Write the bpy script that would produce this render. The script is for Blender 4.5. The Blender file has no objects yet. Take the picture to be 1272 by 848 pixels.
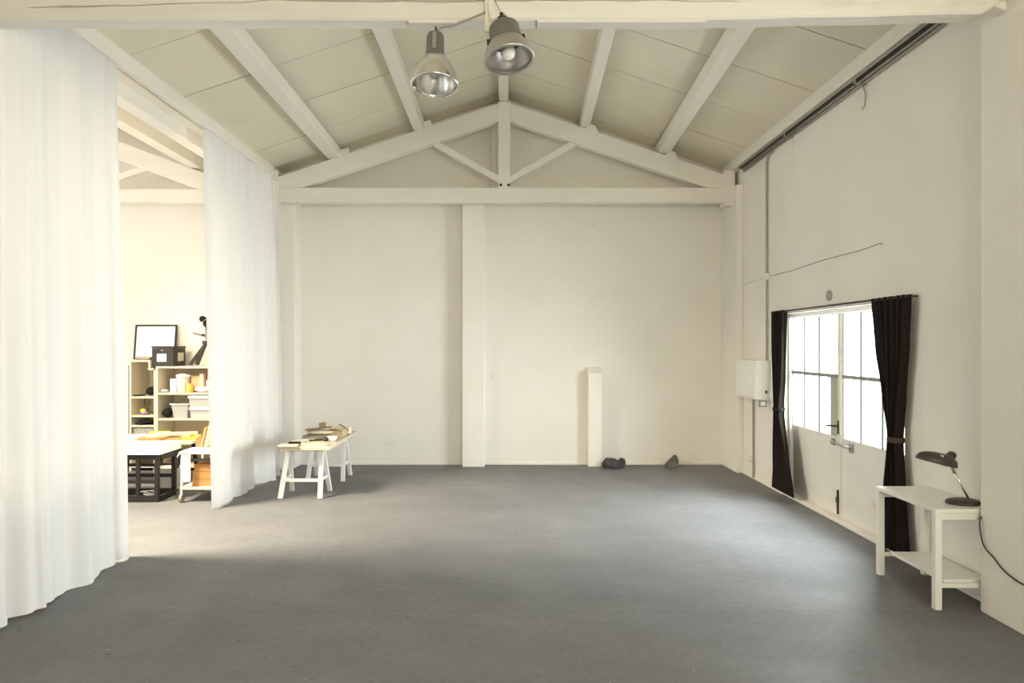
import bpy, bmesh, math, random
from mathutils import Vector, Matrix, Euler
random.seed(7)
C = bpy.context.scene.collection
S = bpy.context.scene
PI = math.pi

# ------------------------------------------------------------------ camera
cam = bpy.data.cameras.new('camera')
cam.sensor_width = 36.0
cam.lens = 848.0 / 1272.0 * 36.0
cam.shift_x = 7.0 / 1272.0
cam.shift_y = 5.0 / 1272.0
cam.clip_start = 0.05
cam_o = bpy.data.objects.new('camera', cam)
cam_o.location = (0, 0, 1.9)
cam_o.rotation_euler = (PI / 2, 0, 0)
C.objects.link(cam_o)
S.camera = cam_o

# ------------------------------------------------------------------ world, lights, exposure
w = bpy.data.worlds.new('world')
S.world = w
w.use_nodes = True
bg = w.node_tree.nodes['Background']
bg.inputs[0].default_value = (0.94, 0.95, 1.0, 1)
bg.inputs[1].default_value = 3.3
S.view_settings.view_transform = 'Standard'
S.view_settings.look = 'None'
S.view_settings.gamma = 1.0
S.view_settings.use_curve_mapping = False
S.view_settings.exposure = 0.18
S.cycles.max_bounces = 14
S.cycles.diffuse_bounces = 8
S.cycles.transparent_max_bounces = 12
S.cycles.use_denoising = True
S.cycles.sample_clamp_indirect = 6.0
S.cycles.caustics_reflective = False
S.cycles.caustics_refractive = False


def area(name, loc, target, sx, sy, power, col):
    l = bpy.data.lights.new(name, 'AREA')
    l.shape = 'RECTANGLE'
    l.size, l.size_y = sx, sy
    l.energy = power
    l.color = col
    o = bpy.data.objects.new(name, l)
    o.location = loc
    o.rotation_euler = (Vector(target) - Vector(loc)).to_track_quat('-Z', 'Y').to_euler()
    C.objects.link(o)
    return o


# daylight through the long windows of the neighbouring bay (left), the glazed
# door (right), plus an added fill light behind the viewer
area('daylight_side_windows', (-11.05, 6.4, 2.55), (-3, 6.4, 2.55), 6.6, 2.6, 300, (1.0, 0.98, 0.94))
patch_light = area('floor_patch_light', (-5.95, 5.95, 5.30), (-2.7, 6.85, 0.0), 1.4, 1.5, 590, (1.0, 0.87, 0.66))
patch_light.data.spread = math.radians(112)      # added floor-patch light; spread narrowed to spare the shelves, no shaft modelled
area('daylight_glazed_door', (5.2, 7.35, 2.3), (3.0, 7.35, 1.55), 4.2, 3.2, 2450, (0.94, 0.985, 1.0))
area('daylight_right_window', (3.62, 1.7, 1.8), (-3, 1.7, 1.8), 2.6, 1.8, 30, (0.8, 0.92, 1.0))
area('front_fill_light', (1.6, -2.95, 2.6), (1.6, 5, 2.3), 3.2, 2.4, 215, (1.0, 0.94, 0.75))

# ------------------------------------------------------------------ materials
MATS = {}


def mat(name, col, rough=0.6, metal=0.0, var=0.0, vscale=3.0, bump=0.0, bscale=40.0, col2=None, spec=0.4, stretch=(1, 1, 1)):
    if name in MATS:
        return MATS[name]
    m = bpy.data.materials.new(name)
    m.use_nodes = True
    nt = m.node_tree
    b = nt.nodes['Principled BSDF']
    b.inputs['Base Color'].default_value = (*col, 1)
    b.inputs['Roughness'].default_value = rough
    b.inputs['Metallic'].default_value = metal
    b.inputs['Specular IOR Level'].default_value = spec
    tc = nt.nodes.new('ShaderNodeTexCoord')
    mp = nt.nodes.new('ShaderNodeMapping')
    mp.inputs['Scale'].default_value = stretch
    nt.links.new(tc.outputs['Object'], mp.inputs[0])
    if var > 0 or col2:
        n = nt.nodes.new('ShaderNodeTexNoise')
        n.inputs['Scale'].default_value = vscale
        n.inputs['Detail'].default_value = 6
        nt.links.new(mp.outputs[0], n.inputs['Vector'])
        r = nt.nodes.new('ShaderNodeValToRGB')
        r.color_ramp.elements[0].position = 0.3
        r.color_ramp.elements[1].position = 0.7
        c2 = col2 if col2 else tuple(c * (1 - var) for c in col)
        r.color_ramp.elements[0].color = (*c2, 1)
        r.color_ramp.elements[1].color = (*col, 1)
        nt.links.new(n.outputs['Fac'], r.inputs[0])
        nt.links.new(r.outputs[0], b.inputs['Base Color'])
    if bump > 0:
        n2 = nt.nodes.new('ShaderNodeTexNoise')
        n2.inputs['Scale'].default_value = bscale
        n2.inputs['Detail'].default_value = 8
        nt.links.new(mp.outputs[0], n2.inputs['Vector'])
        bp = nt.nodes.new('ShaderNodeBump')
        bp.inputs['Strength'].default_value = bump
        bp.inputs['Distance'].default_value = 0.02
        nt.links.new(n2.outputs['Fac'], bp.inputs['Height'])
        nt.links.new(bp.outputs[0], b.inputs['Normal'])
    MATS[name] = m
    return m


JOINT_Y = 4.87 - 3.94      # joint position in the floor object's own space


def floor_mat():
    m = bpy.data.materials.new('painted_concrete_floor')
    m.use_nodes = True
    nt = m.node_tree
    N, L = nt.nodes, nt.links
    b = N['Principled BSDF']
    b.inputs['Specular IOR Level'].default_value = 0.35
    tc = N.new('ShaderNodeTexCoord')

    def noise(scale, detail=6, st=(1, 1, 1), rough=0.55):
        mp = N.new('ShaderNodeMapping')
        mp.inputs['Scale'].default_value = st
        L.new(tc.outputs['Object'], mp.inputs[0])
        n = N.new('ShaderNodeTexNoise')
        n.inputs['Scale'].default_value = scale
        n.inputs['Detail'].default_value = detail
        n.inputs['Roughness'].default_value = rough
        L.new(mp.outputs[0], n.inputs['Vector'])
        return n.outputs['Fac']

    def ramp(f, p0, c0, p1, c1):
        r = N.new('ShaderNodeValToRGB')
        r.color_ramp.elements[0].position = p0
        r.color_ramp.elements[0].color = (c0, c0, c0, 1)
        r.color_ramp.elements[1].position = p1
        r.color_ramp.elements[1].color = (c1, c1, c1, 1)
        L.new(f, r.inputs[0])
        return r.outputs[0]

    def mix(kind, f, a, c):
        x = N.new('ShaderNodeMix')
        x.data_type = 'RGBA'
        x.blend_type = kind
        x.inputs[0].default_value = f
        if isinstance(a, tuple):
            x.inputs[6].default_value = a
        else:
            L.new(a, x.inputs[6])
        if isinstance(c, tuple):
            x.inputs[7].default_value = c
        else:
            L.new(c, x.inputs[7])
        return x.outputs[2]
    base = mix('MULTIPLY', 1.0, (0.163, 0.163, 0.166, 1), ramp(noise(0.55, 4), 0.3, 0.84, 0.7, 1.08))
    base = mix('MULTIPLY', 1.0, base, ramp(noise(2.2, 8, (0.7, 1.3, 1)), 0.3, 0.90, 0.7, 1.06))
    base = mix('MULTIPLY', 1.0, base, ramp(noise(17.0, 8), 0.32, 0.90, 0.68, 1.06))
    base = mix('ADD', 0.10, base, ramp(noise(4.0, 12, (0.8, 1.5, 1), 0.75), 0.66, 0.0, 0.74, 1.0))    # pale scuffs
    base = mix('MULTIPLY', 0.55, base, ramp(noise(5.0, 12, (0.6, 1.6, 1), 0.75), 0.27, 0.30, 0.35, 1.0))  # dark marks
    base = mix('ADD', 0.22, base, ramp(noise(26.0, 2), 0.745, 0.0, 0.77, 1.0))                      # pale specks
    base = mix('MULTIPLY', 0.8, base, ramp(noise(21.0, 2, (1, 1, 1.7)), 0.245, 0.15, 0.265, 1.0))    # dark spots
    # old slab joints in the concrete
    sep = N.new('ShaderNodeSeparateXYZ')
    L.new(tc.outputs['Object'], sep.inputs[0])
    for sock, p in (('Y', JOINT_Y),):
        d1 = N.new('ShaderNodeMath')
        d1.operation = 'SUBTRACT'
        L.new(sep.outputs[sock], d1.inputs[0])
        d1.inputs[1].default_value = p
        d2 = N.new('ShaderNodeMath')
        d2.operation = 'ABSOLUTE'
        L.new(d1.outputs[0], d2.inputs[0])
        base = mix('MULTIPLY', 0.22, base, ramp(d2.outputs[0], 0.003, 0.35, 0.011, 1.0))
    L.new(base, b.inputs['Base Color'])
    L.new(ramp(noise(2.0, 6), 0.3, 0.50, 0.7, 0.68), b.inputs['Roughness'])
    bp = N.new('ShaderNodeBump')
    bp.inputs['Strength'].default_value = 0.25
    bp.inputs['Distance'].default_value = 0.01
    L.new(noise(9.0, 10), bp.inputs['Height'])
    L.new(bp.outputs[0], b.inputs['Normal'])
    return m


def wall_mat():
    m = bpy.data.materials.new('painted_masonry_wall')
    m.use_nodes = True
    nt = m.node_tree
    N, L = nt.nodes, nt.links
    b = N['Principled BSDF']
    b.inputs['Roughness'].default_value = 0.8
    b.inputs['Specular IOR Level'].default_value = 0.25
    tc = N.new('ShaderNodeTexCoord')
    n = N.new('ShaderNodeTexNoise')
    n.inputs['Scale'].default_value = 1.1
    n.inputs['Detail'].default_value = 8
    L.new(tc.outputs['Object'], n.inputs['Vector'])
    r = N.new('ShaderNodeValToRGB')
    r.color_ramp.elements[0].position = 0.3
    r.color_ramp.elements[0].color = (0.785, 0.752, 0.685, 1)
    r.color_ramp.elements[1].position = 0.7
    r.color_ramp.elements[1].color = (0.825, 0.798, 0.74, 1)
    L.new(n.outputs['Fac'], r.inputs[0])
    # a few scuffs and stains
    n3 = N.new('ShaderNodeTexNoise')
    n3.inputs['Scale'].default_value = 3.2
    n3.inputs['Detail'].default_value = 10
    n3.inputs['Roughness'].default_value = 0.68
    L.new(tc.outputs['Object'], n3.inputs['Vector'])
    r3 = N.new('ShaderNodeValToRGB')
    r3.color_ramp.elements[0].position = 0.24
    r3.color_ramp.elements[0].color = (0.75, 0.72, 0.66, 1)
    r3.color_ramp.elements[1].position = 0.33
    r3.color_ramp.elements[1].color = (1, 1, 1, 1)
    L.new(n3.outputs['Fac'], r3.inputs[0])
    x = N.new('ShaderNodeMix')
    x.data_type = 'RGBA'
    x.blend_type = 'MULTIPLY'
    x.inputs[0].default_value = 0.8
    L.new(r.outputs[0], x.inputs[6])
    L.new(r3.outputs[0], x.inputs[7])
    L.new(x.outputs[2], b.inputs['Base Color'])
    n2 = N.new('ShaderNodeTexNoise')
    n2.inputs['Scale'].default_value = 7
    n2.inputs['Detail'].default_value = 9
    L.new(tc.outputs['Object'], n2.inputs['Vector'])
    bp = N.new('ShaderNodeBump')
    bp.inputs['Strength'].default_value = 0.35
    bp.inputs['Distance'].default_value = 0.015
    L.new(n2.outputs['Fac'], bp.inputs['Height'])
    L.new(bp.outputs[0], b.inputs['Normal'])
    return m


def cloth_mat(name, col, t_col, f_trans, f_transp=0.0):
    m = bpy.data.materials.new(name)
    m.use_nodes = True
    nt = m.node_tree
    N, L = nt.nodes, nt.links
    N.remove(N['Principled BSDF'])
    out = N['Material Output']
    d = N.new('ShaderNodeBsdfDiffuse')
    d.inputs[0].default_value = (*col, 1)
    t = N.new('ShaderNodeBsdfTranslucent')
    t.inputs[0].default_value = (*t_col, 1)
    mx = N.new('ShaderNodeMixShader')
    mx.inputs[0].default_value = f_trans
    L.new(d.outputs[0], mx.inputs[1])
    L.new(t.outputs[0], mx.inputs[2])
    tr = N.new('ShaderNodeBsdfTransparent')
    mx2 = N.new('ShaderNodeMixShader')
    mx2.inputs[0].default_value = f_transp
    L.new(mx.outputs[0], mx2.inputs[1])
    L.new(tr.outputs[0], mx2.inputs[2])
    L.new(mx2.outputs[0], out.inputs[0])
    return m


def frosted_mat():
    m = bpy.data.materials.new('frosted_glass')
    m.use_nodes = True
    nt = m.node_tree
    N, L = nt.nodes, nt.links
    N.remove(N['Principled BSDF'])
    out = N['Material Output']
    t = N.new('ShaderNodeBsdfTranslucent')
    t.inputs[0].default_value = (0.93, 0.96, 0.96, 1)
    tr = N.new('ShaderNodeBsdfTransparent')
    tr.inputs[0].default_value = (0.95, 0.97, 0.97, 1)
    mx = N.new('ShaderNodeMixShader')
    mx.inputs[0].default_value = 0.93
    L.new(t.outputs[0], mx.inputs[1])
    L.new(tr.outputs[0], mx.inputs[2])
    g = N.new('ShaderNodeBsdfGlossy')
    g.inputs['Roughness'].default_value = 0.25
    mx2 = N.new('ShaderNodeMixShader')
    mx2.inputs[0].default_value = 0.05
    L.new(mx.outputs[0], mx2.inputs[1])
    L.new(g.outputs[0], mx2.inputs[2])
    L.new(mx2.outputs[0], out.inputs[0])
    return m


def clear_plastic_mat(name, col, tr=0.35):
    m = bpy.data.materials.new(name)
    m.use_nodes = True
    nt = m.node_tree
    N, L = nt.nodes, nt.links
    b = N['Principled BSDF']
    b.inputs['Base Color'].default_value = (*col, 1)
    b.inputs['Roughness'].default_value = 0.3
    out = N['Material Output']
    t = N.new('ShaderNodeBsdfTransparent')
    mx = N.new('ShaderNodeMixShader')
    mx.inputs[0].default_value = tr
    L.new(b.outputs[0], mx.inputs[1])
    L.new(t.outputs[0], mx.inputs[2])
    L.new(mx.outputs[0], out.inputs[0])
    return m


M_FLOOR = floor_mat()
M_WALL = wall_mat()
M_PANEL = mat('ceiling_panel_paint', (0.715, 0.672, 0.545), 0.75, var=0.06, vscale=1.3, bump=0.12, bscale=10)
M_JOINT = mat('dark_joint', (0.22, 0.20, 0.17), 0.9)
M_TIMBER = mat('painted_timber', (0.80, 0.77, 0.69), 0.6, var=0.08, vscale=2.5, bump=0.25, bscale=14, stretch=(0.25, 0.25, 1))
M_TIMBER_X = mat('painted_rough_timber', (0.80, 0.77, 0.70), 0.65, var=0.12, vscale=5, bump=0.5, bscale=16, stretch=(0.12, 1, 1))
M_TRIM = mat('painted_trim', (0.80, 0.78, 0.72), 0.55, var=0.05, vscale=3, bump=0.1)
M_DOOR = mat('painted_metal_door', (0.78, 0.76, 0.70), 0.45, var=0.07, vscale=2.2, bump=0.1, bscale=12)
M_SHEER_DIM = cloth_mat('sheer_white_cloth_dimmed', (0.70, 0.695, 0.68), (0.88, 0.875, 0.86), 0.047, 0.01)  # near curtain: transmission lowered to dim the over-lit cloth
M_SHEER_BRIGHT = cloth_mat('sheer_white_cloth_brightened', (0.70, 0.695, 0.68), (0.90, 0.895, 0.88), 0.09, 0.02)  # far curtain: same colour, transmission raised to brighten it
M_BLACK = mat('black_velvet', (0.022, 0.017, 0.015), 0.9, var=0.3, vscale=30, spec=0.12)
M_BLACKCLOTH = mat('black_cloth', (0.02, 0.018, 0.017), 0.9, spec=0.1)
M_WHITE = mat('white_lacquer', (0.83, 0.82, 0.77), 0.4, var=0.03)
M_WHITEP = mat('white_paint_wood', (0.78, 0.77, 0.74), 0.5, var=0.05, vscale=8)
M_STEEL = mat('grey_steel', (0.42, 0.41, 0.39), 0.4, 0.7, var=0.1, vscale=12)
M_GREYBOX = mat('grey_enamel', (0.19, 0.18, 0.165), 0.45, 0.1, var=0.12, vscale=10)
M_PIPE = mat('grey_conduit', (0.36, 0.34, 0.30), 0.5, var=0.1)
M_ALU = mat('spun_aluminium', (0.80, 0.79, 0.75), 0.22, 1.0, var=0.08, vscale=20)
M_ALUD = mat('worn_aluminium', (0.55, 0.53, 0.50), 0.35, 0.9, var=0.1, vscale=20)
M_BULB = mat('opal_bulb', (0.88, 0.87, 0.82), 0.25)
M_LAMPDK = mat('dark_olive_enamel', (0.060, 0.053, 0.042), 0.38, var=0.15, vscale=14)
M_CHROME = mat('chrome', (0.75, 0.74, 0.72), 0.25, 1.0)
M_DARKMET = mat('dark_metal', (0.05, 0.045, 0.04), 0.5, 0.4)
M_RUST = mat('rusty_iron', (0.10, 0.06, 0.035), 0.8, 0.2, col2=(0.04, 0.03, 0.025), vscale=30)
M_STONE = mat('dark_stone', (0.085, 0.085, 0.083), 0.9, col2=(0.03, 0.03, 0.03), vscale=9, bump=0.8, bscale=22)
M_STONE2 = mat('grey_stone', (0.17, 0.165, 0.14), 0.9, col2=(0.08, 0.08, 0.07), vscale=7, bump=0.8, bscale=20)
M_CREAM = mat('cream_card', (0.62, 0.57, 0.45), 0.7, var=0.06)
M_PINE = mat('pale_wood', (0.62, 0.49, 0.31), 0.6, var=0.15, vscale=6, stretch=(0.2, 2, 2))
M_PLY = mat('pale_plywood', (0.62, 0.55, 0.42), 0.6, var=0.1, vscale=6, stretch=(0.3, 2, 2))
M_BROWN = mat('brown_wood', (0.30, 0.19, 0.10), 0.6, var=0.2, vscale=6, stretch=(0.3, 2, 2))
M_ORANGE = mat('orange_wood', (0.48, 0.24, 0.08), 0.55, var=0.15, vscale=5, stretch=(0.3, 2, 2))
M_TAN = mat('tan_card', (0.62, 0.47, 0.28), 0.7, var=0.1)
M_TAUPE = mat('taupe_clay', (0.34, 0.29, 0.21), 0.8, var=0.15, vscale=8)
M_GREEN = mat('lime_sheet', (0.45, 0.52, 0.06), 0.6)
M_YELLOW = mat('yellow_sheet', (0.85, 0.72, 0.05), 0.6)
M_PAPER = mat('white_paper', (0.88, 0.87, 0.84), 0.7)
M_BLUEW = mat('blue_white_plastic', (0.50, 0.55, 0.70), 0.5)
M_PEACH = mat('peach_card', (0.80, 0.56, 0.42), 0.7)
M_PINK = mat('pale_pink_card', (0.82, 0.68, 0.60), 0.7)
M_TERRA = mat('terracotta_card', (0.52, 0.24, 0.16), 0.7)
M_AMBER = mat('amber_jar', (0.75, 0.42, 0.08), 0.3)
M_GREYSPK = mat('speckled_grey_fabric', (0.55, 0.53, 0.48), 0.9, col2=(0.14, 0.13, 0.12), vscale=60)
M_CRATE = clear_plastic_mat('clear_plastic', (0.58, 0.60, 0.57), 0.35)
M_MILK = mat('milky_plastic', (0.62, 0.62, 0.58), 0.35, var=0.08, vscale=14)
M_INKBOX = mat('charcoal_card', (0.035, 0.031, 0.026), 0.6, var=0.1)
M_GLASS = frosted_mat()
M_BAR = mat('grey_steel_bar', (0.32, 0.32, 0.315), 0.6, var=0.1, vscale=10)
M_OUT = mat('outdoor_render', (0.82, 0.83, 0.82), 0.9, var=0.08, vscale=1)
M_GREENGREY = mat('green_grey_paint', (0.42, 0.44, 0.34), 0.6)
M_SHELF = mat('shelf_cream_laminate', (0.64, 0.58, 0.45), 0.5, var=0.03)
M_BLACKWOOD = mat('black_stained_wood', (0.014, 0.011, 0.009), 0.55, var=0.2, vscale=12)
M_STANDGREY = mat('stand_grey_enamel', (0.27, 0.255, 0.22), 0.6, var=0.15, vscale=12)
M_BLUEDK = mat('dark_blue_card', (0.05, 0.07, 0.16), 0.6)
M_VIOLET = mat('violet_plastic', (0.30, 0.22, 0.42), 0.5)

# ------------------------------------------------------------------ mesh helpers
WLOC = {}


class MB:
    def __init__(s):
        s.v, s.f = [], []

    def add(s, vs, fs):
        b = len(s.v)
        s.v += [Vector(p) for p in vs]
        s.f += [tuple(b + i for i in q) for q in fs]
        return s

    def box(s, x0, x1, y0, y1, z0, z1, m=None):
        x0, x1 = min(x0, x1), max(x0, x1)
        y0, y1 = min(y0, y1), max(y0, y1)
        z0, z1 = min(z0, z1), max(z0, z1)
        vs = [Vector(p) for p in ((x0, y0, z0), (x1, y0, z0), (x1, y1, z0), (x0, y1, z0), (x0, y0, z1), (x1, y0, z1), (x1, y1, z1), (x0, y1, z1))]
        if m is not None:
            vs = [m @ p for p in vs]
        return s.add(vs, [(0, 3, 2, 1), (4, 5, 6, 7), (0, 1, 5, 4), (1, 2, 6, 5), (2, 3, 7, 6), (3, 0, 4, 7)])

    def cbox(s, c, size, rot=(0, 0, 0)):
        m = Matrix.Translation(c) @ Euler(rot).to_matrix().to_4x4()
        a, b, d = size[0] / 2, size[1] / 2, size[2] / 2
        return s.box(-a, a, -b, b, -d, d, m)

    def beam(s, p0, p1, wd, ht, up=(0, 0, 1), taper=1.0):
        """a bar from p0 to p1; wd across, ht along 'up'"""
        p0, p1 = Vector(p0), Vector(p1)
        d = (p1 - p0).normalized()
        side = d.cross(Vector(up)).normalized()
        u = side.cross(d).normalized()
        vs = []
        for p, k in ((p0, 1.0), (p1, taper)):
            for a, b in ((-1, -1), (1, -1), (1, 1), (-1, 1)):
                vs.append(p + side * (a * wd / 2 * k) + u * (b * ht / 2 * k))
        return s.add(vs, [(0, 3, 2, 1), (4, 5, 6, 7), (0, 1, 5, 4), (1, 2, 6, 5), (2, 3, 7, 6), (3, 0, 4, 7)][::1])

    def lathe(s, prof, m=None, n=24, cap0=True, cap1=True):
        """prof = [(r, z)...]"""
        vs = []
        for r, z in prof:
            for i in range(n):
                a = 2 * PI * i / n
                p = Vector((r * math.cos(a), r * math.sin(a), z))
                vs.append(m @ p if m is not None else p)
        fs = []
        for k in range(len(prof) - 1):
            for i in range(n):
                j = (i + 1) % n
                fs.append((k * n + i, k * n + j, (k + 1) * n + j, (k + 1) * n + i))
        if cap0:
            fs.append(tuple(range(n))[::-1])
        if cap1:
            fs.append(tuple((len(prof) - 1) * n + i for i in range(n)))
        return s.add(vs, fs)

    def cyl(s, p0, p1, r0, r1=None, n=12):
        p0, p1 = Vector(p0), Vector(p1)
        r1 = r0 if r1 is None else r1
        d = p1 - p0
        m = Matrix.Translation(p0) @ d.to_track_quat('Z', 'Y').to_matrix().to_4x4()
        return s.lathe([(r0, 0), (r1, d.length)], m, n)

    def tube(s, pts, r, n=8):
        pts = [Vector(p) for p in pts]
        vs, fs = [], []
        up = Vector((0.13, 0.27, 0.95))
        for k, p in enumerate(pts):
            d = (pts[min(k + 1, len(pts) - 1)] - pts[max(k - 1, 0)]).normalized()
            a = d.cross(up)
            if a.length < 1e-4:
                a = d.cross(Vector((1, 0, 0)))
            a.normalize()
            b = d.cross(a)
            for i in range(n):
                t = 2 * PI * i / n
                vs.append(p + a * (r * math.cos(t)) + b * (r * math.sin(t)))
        for k in range(len(pts) - 1):
            for i in range(n):
                j = (i + 1) % n
                fs.append((k * n + i, k * n + j, (k + 1) * n + j, (k + 1) * n + i))
        fs.append(tuple(range(n))[::-1])
        fs.append(tuple((len(pts) - 1) * n + i for i in range(n)))
        return s.add(vs, fs)

    def prism(s, poly, axis, a0, a1):
        """extrude a 2D polygon along an axis ('x': poly is (y,z); 'y': (x,z); 'z': (x,y))"""
        def mk(p, t):
            return {'x': (t, p[0], p[1]), 'y': (p[0], t, p[1]), 'z': (p[0], p[1], t)}[axis]
        n = len(poly)
        vs = [mk(p, a0) for p in poly] + [mk(p, a1) for p in poly]
        fs = [tuple(range(n))[::-1], tuple(range(n, 2 * n))]
        fs += [(i, (i + 1) % n, n + (i + 1) % n, n + i) for i in range(n)]
        return s.add(vs, fs)

    def grid(s, fn, nu, nv):
        vs = [fn(i / nu, j / nv) for i in range(nu + 1) for j in range(nv + 1)]
        fs = []
        for i in range(nu):
            for j in range(nv):
                a = i * (nv + 1) + j
                fs.append((a, a + nv + 1, a + nv + 2, a + 1))
        return s.add(vs, fs)

    def blob(s, c, r, jit=0.0, seed=0, sub=2, squash=1.0):
        bm = bmesh.new()
        bmesh.ops.create_icosphere(bm, subdivisions=sub, radius=1.0)
        rnd = random.Random(seed)
        from mathutils import noise as mn
        off = Vector((rnd.uniform(0, 50), rnd.uniform(0, 50), rnd.uniform(0, 50)))
        vs = []
        for v in bm.verts:
            k = 1 + jit * mn.noise(v.co * 1.3 + off) + jit * 0.5 * mn.noise(v.co * 3.1 + off)
            p = v.co * k
            vs.append(Vector((c[0] + p.x * r[0], c[1] + p.y * r[1], c[2] + p.z * r[2])))
        fs = [tuple(v.index for v in f.verts) for f in bm.faces]
        bm.free()
        return s.add(vs, fs)

    def build(s, name, material, parent=None, smooth=False, bevel=0.0, origin=None, fix=True):
        if parent is not None:
            o0 = WLOC[parent.name]
        elif origin is not None:
            o0 = Vector(origin)
        else:
            xs = [p.x for p in s.v]
            ys = [p.y for p in s.v]
            zs = [p.z for p in s.v]
            o0 = Vector(((min(xs) + max(xs)) / 2, (min(ys) + max(ys)) / 2, min(zs)))
        me = bpy.data.meshes.new(name)
        me.from_pydata([tuple(p - o0) for p in s.v], [], s.f)
        if fix:
            bm = bmesh.new()
            bm.from_mesh(me)
            bmesh.ops.recalc_face_normals(bm, faces=bm.faces)
            bm.to_mesh(me)
            bm.free()
        if smooth:
            for p in me.polygons:
                p.use_smooth = True
            if smooth == 'auto':
                me.set_sharp_from_angle(angle=math.radians(40))
        me.materials.append(material)
        o = bpy.data.objects.new(name, me)
        C.objects.link(o)
        if parent is not None:
            o.parent = parent
        else:
            o.location = o0
        WLOC[o.name] = o0
        if bevel:
            md = o.modifiers.new('bevel', 'BEVEL')
            md.width = bevel
            md.segments = 2
            md.limit_method = 'ANGLE'
        return o


def tag(o, label, cat, group=None):
    o['label'] = label
    o['category'] = cat
    if group:
        o['group'] = group
    return o


def thing(name, label, cat, loc, group=None):
    o = bpy.data.objects.new(name, None)
    o.location = loc
    o.empty_display_size = 0.1
    C.objects.link(o)
    WLOC[o.name] = Vector(loc)
    return tag(o, label, cat, group)


def root(name, loc=(0, 0, 0)):
    o = bpy.data.objects.new(name, None)
    o.location = loc
    o.empty_display_size = 0.1
    C.objects.link(o)
    WLOC[o.name] = Vector(loc)
    o['kind'] = 'structure'
    return o


def struct(mb, name, material, **k):
    o = mb.build(name, material, **k)
    o['kind'] = 'structure'
    return o


def copy_tree(o, parent=None):
    c = o.copy()
    C.objects.link(c)
    c.parent = parent
    for ch in list(o.children):
        copy_tree(ch, c)
    return c


# ------------------------------------------------------------------ setting: shell
YB = 10.885            # back wall
XR = 3.53              # right wall
XV = -3.72             # valley between the two bays
XL = -10.95            # far left wall of the neighbouring bay
YF = -3.0              # wall behind the viewer
SL = 0.335             # roof slope
ZR = 5.83              # underside of roof at the ridge


def roof_z(x):
    return ZR - SL * abs(x)


def roof2_z(x):
    return ZR - SL * abs(x + 7.36)


struct(MB().box(XL - .3, XR + .4, YF - .3, YB + .3, -.12, 0), 'floor', M_FLOOR)

# back wall with gable
mb = MB()
mb.prism([(XL, 0), (XR + .3, 0), (XR + .3, 4.72), (0, 6.05), (XV, 4.72), (-7.36, 6.05), (XL, 4.72)], 'y', YB, YB + .25)
struct(mb, 'wall_back', M_WALL)
mb = MB().prism([(XL, 0), (XR + .3, 0), (XR + .3, 4.72), (0, 6.05), (XV, 4.72), (-7.36, 6.05), (XL, 4.72)], 'y', YF - .25, YF)
# front wall: solid, without a window opening
struct(mb, 'wall_front', M_WALL)

# right wall with door opening
DY0, DY1, DZ = 6.05, 8.72, 2.30
mb = MB()
mb.box(XR, XR + .3, YF, .35, 0, 4.8).box(XR, XR + .3, 3.05, DY0, 0, 4.8)
mb.box(XR, XR + .3, .35, 3.05, 0, .85).box(XR, XR + .3, .35, 3.05, 2.75, 4.8)
mb.box(XR, XR + .3, DY1, YB, 0, 4.8)
mb.box(XR, XR + .3, DY0, DY1, DZ, 4.8)
struct(mb, 'wall_right', M_WALL)
# slightly wavy near pier and far pier
mb = MB()
mb.box(3.385, XR, 3.9, 4.88, 0, 4.70)
struct(mb, 'trim_1', M_WALL, bevel=.012)
struct(MB().box(3.43, XR, 10.16, YB, 0, 4.30), 'trim_2', M_WALL, bevel=.012)
# middle pier on the back wall and the low stub beside it
struct(MB().box(-.692, -.34, 10.67, YB, 0, 4.30).box(-.23, .05, 10.70, YB, 4.30, 5.64), 'trim_3', M_WALL, bevel=.012)
mb = MB().prism([(10.70, 0), (YB, 0), (YB, 1.565), (10.70, 1.465)], 'x', 1.285, 1.50)
struct(mb, 'trim_4', M_WALL, bevel=.008)
# left corner pier, with a hidden block added to stop a light leak
struct(MB().box(-3.66, -3.27, 10.56, YB, 0, 4.40).box(-3.80, -3.50, 10.25, 10.70, 0, 4.40), 'trim_5', M_WALL, bevel=.012)
# rough skirting line of the right wall
struct(MB().box(3.515, XR, 4.9, DY0, 0, .04).box(3.515, XR, DY1, 10.16, 0, .03), 'baseboard_right', M_WALL, bevel=.006)
struct(MB().box(-3.27, -.692, YB - .012, YB, 0, .05).box(-.34, 1.285, YB - .012, YB, 0, .05).box(1.5, 3.43, YB - .012, YB, 0, .05), 'baseboard_back', M_WALL, bevel=.004)

# left: solid wall in front of the curtain, far wall of the neighbouring bay with window openings
struct(MB().box(-3.85, -3.55, YF, 2.2, 0, 4.6), 'wall_left', M_WALL)
mb = MB()
mb.box(XL - .25, XL, YF, 3.1, 0, 4.8).box(XL - .25, XL, 9.7, YB, 0, 4.8)
mb.box(XL - .25, XL, 3.1, 9.7, 0, 1.25).box(XL - .25, XL, 3.1, 9.7, 3.85, 4.8)
struct(mb, 'wall_side_bay', M_WALL)
wn = root('window_1', (XL - .1, 6.4, 1.25))
for i in range(7):
    y = 3.1 + 6.6 * i / 6
    MB().box(XL - .14, XL - .08, y - .03, y + .03, 1.25, 3.85).build('mullion', M_TRIM, wn)
MB().box(XL - .14, XL - .08, 3.1, 9.7, 2.5, 2.56).build('transom', M_TRIM, wn)

wn = root('window_2', (XR + .2, 1.7, .85))
for y in (.38, 1.26, 2.14, 3.02):
    MB().box(XR + .19, XR + .25, y - .025, y + .025, .85, 2.75).build('mullion', M_TRIM, wn)

# unseen block added behind the near curtain to shade its lower part
struct(MB().box(-3.66, -3.55, 2.2, 5.98, 0, 1.03), 'curtain_shadow_block', M_WALL, bevel=.01)

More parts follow.
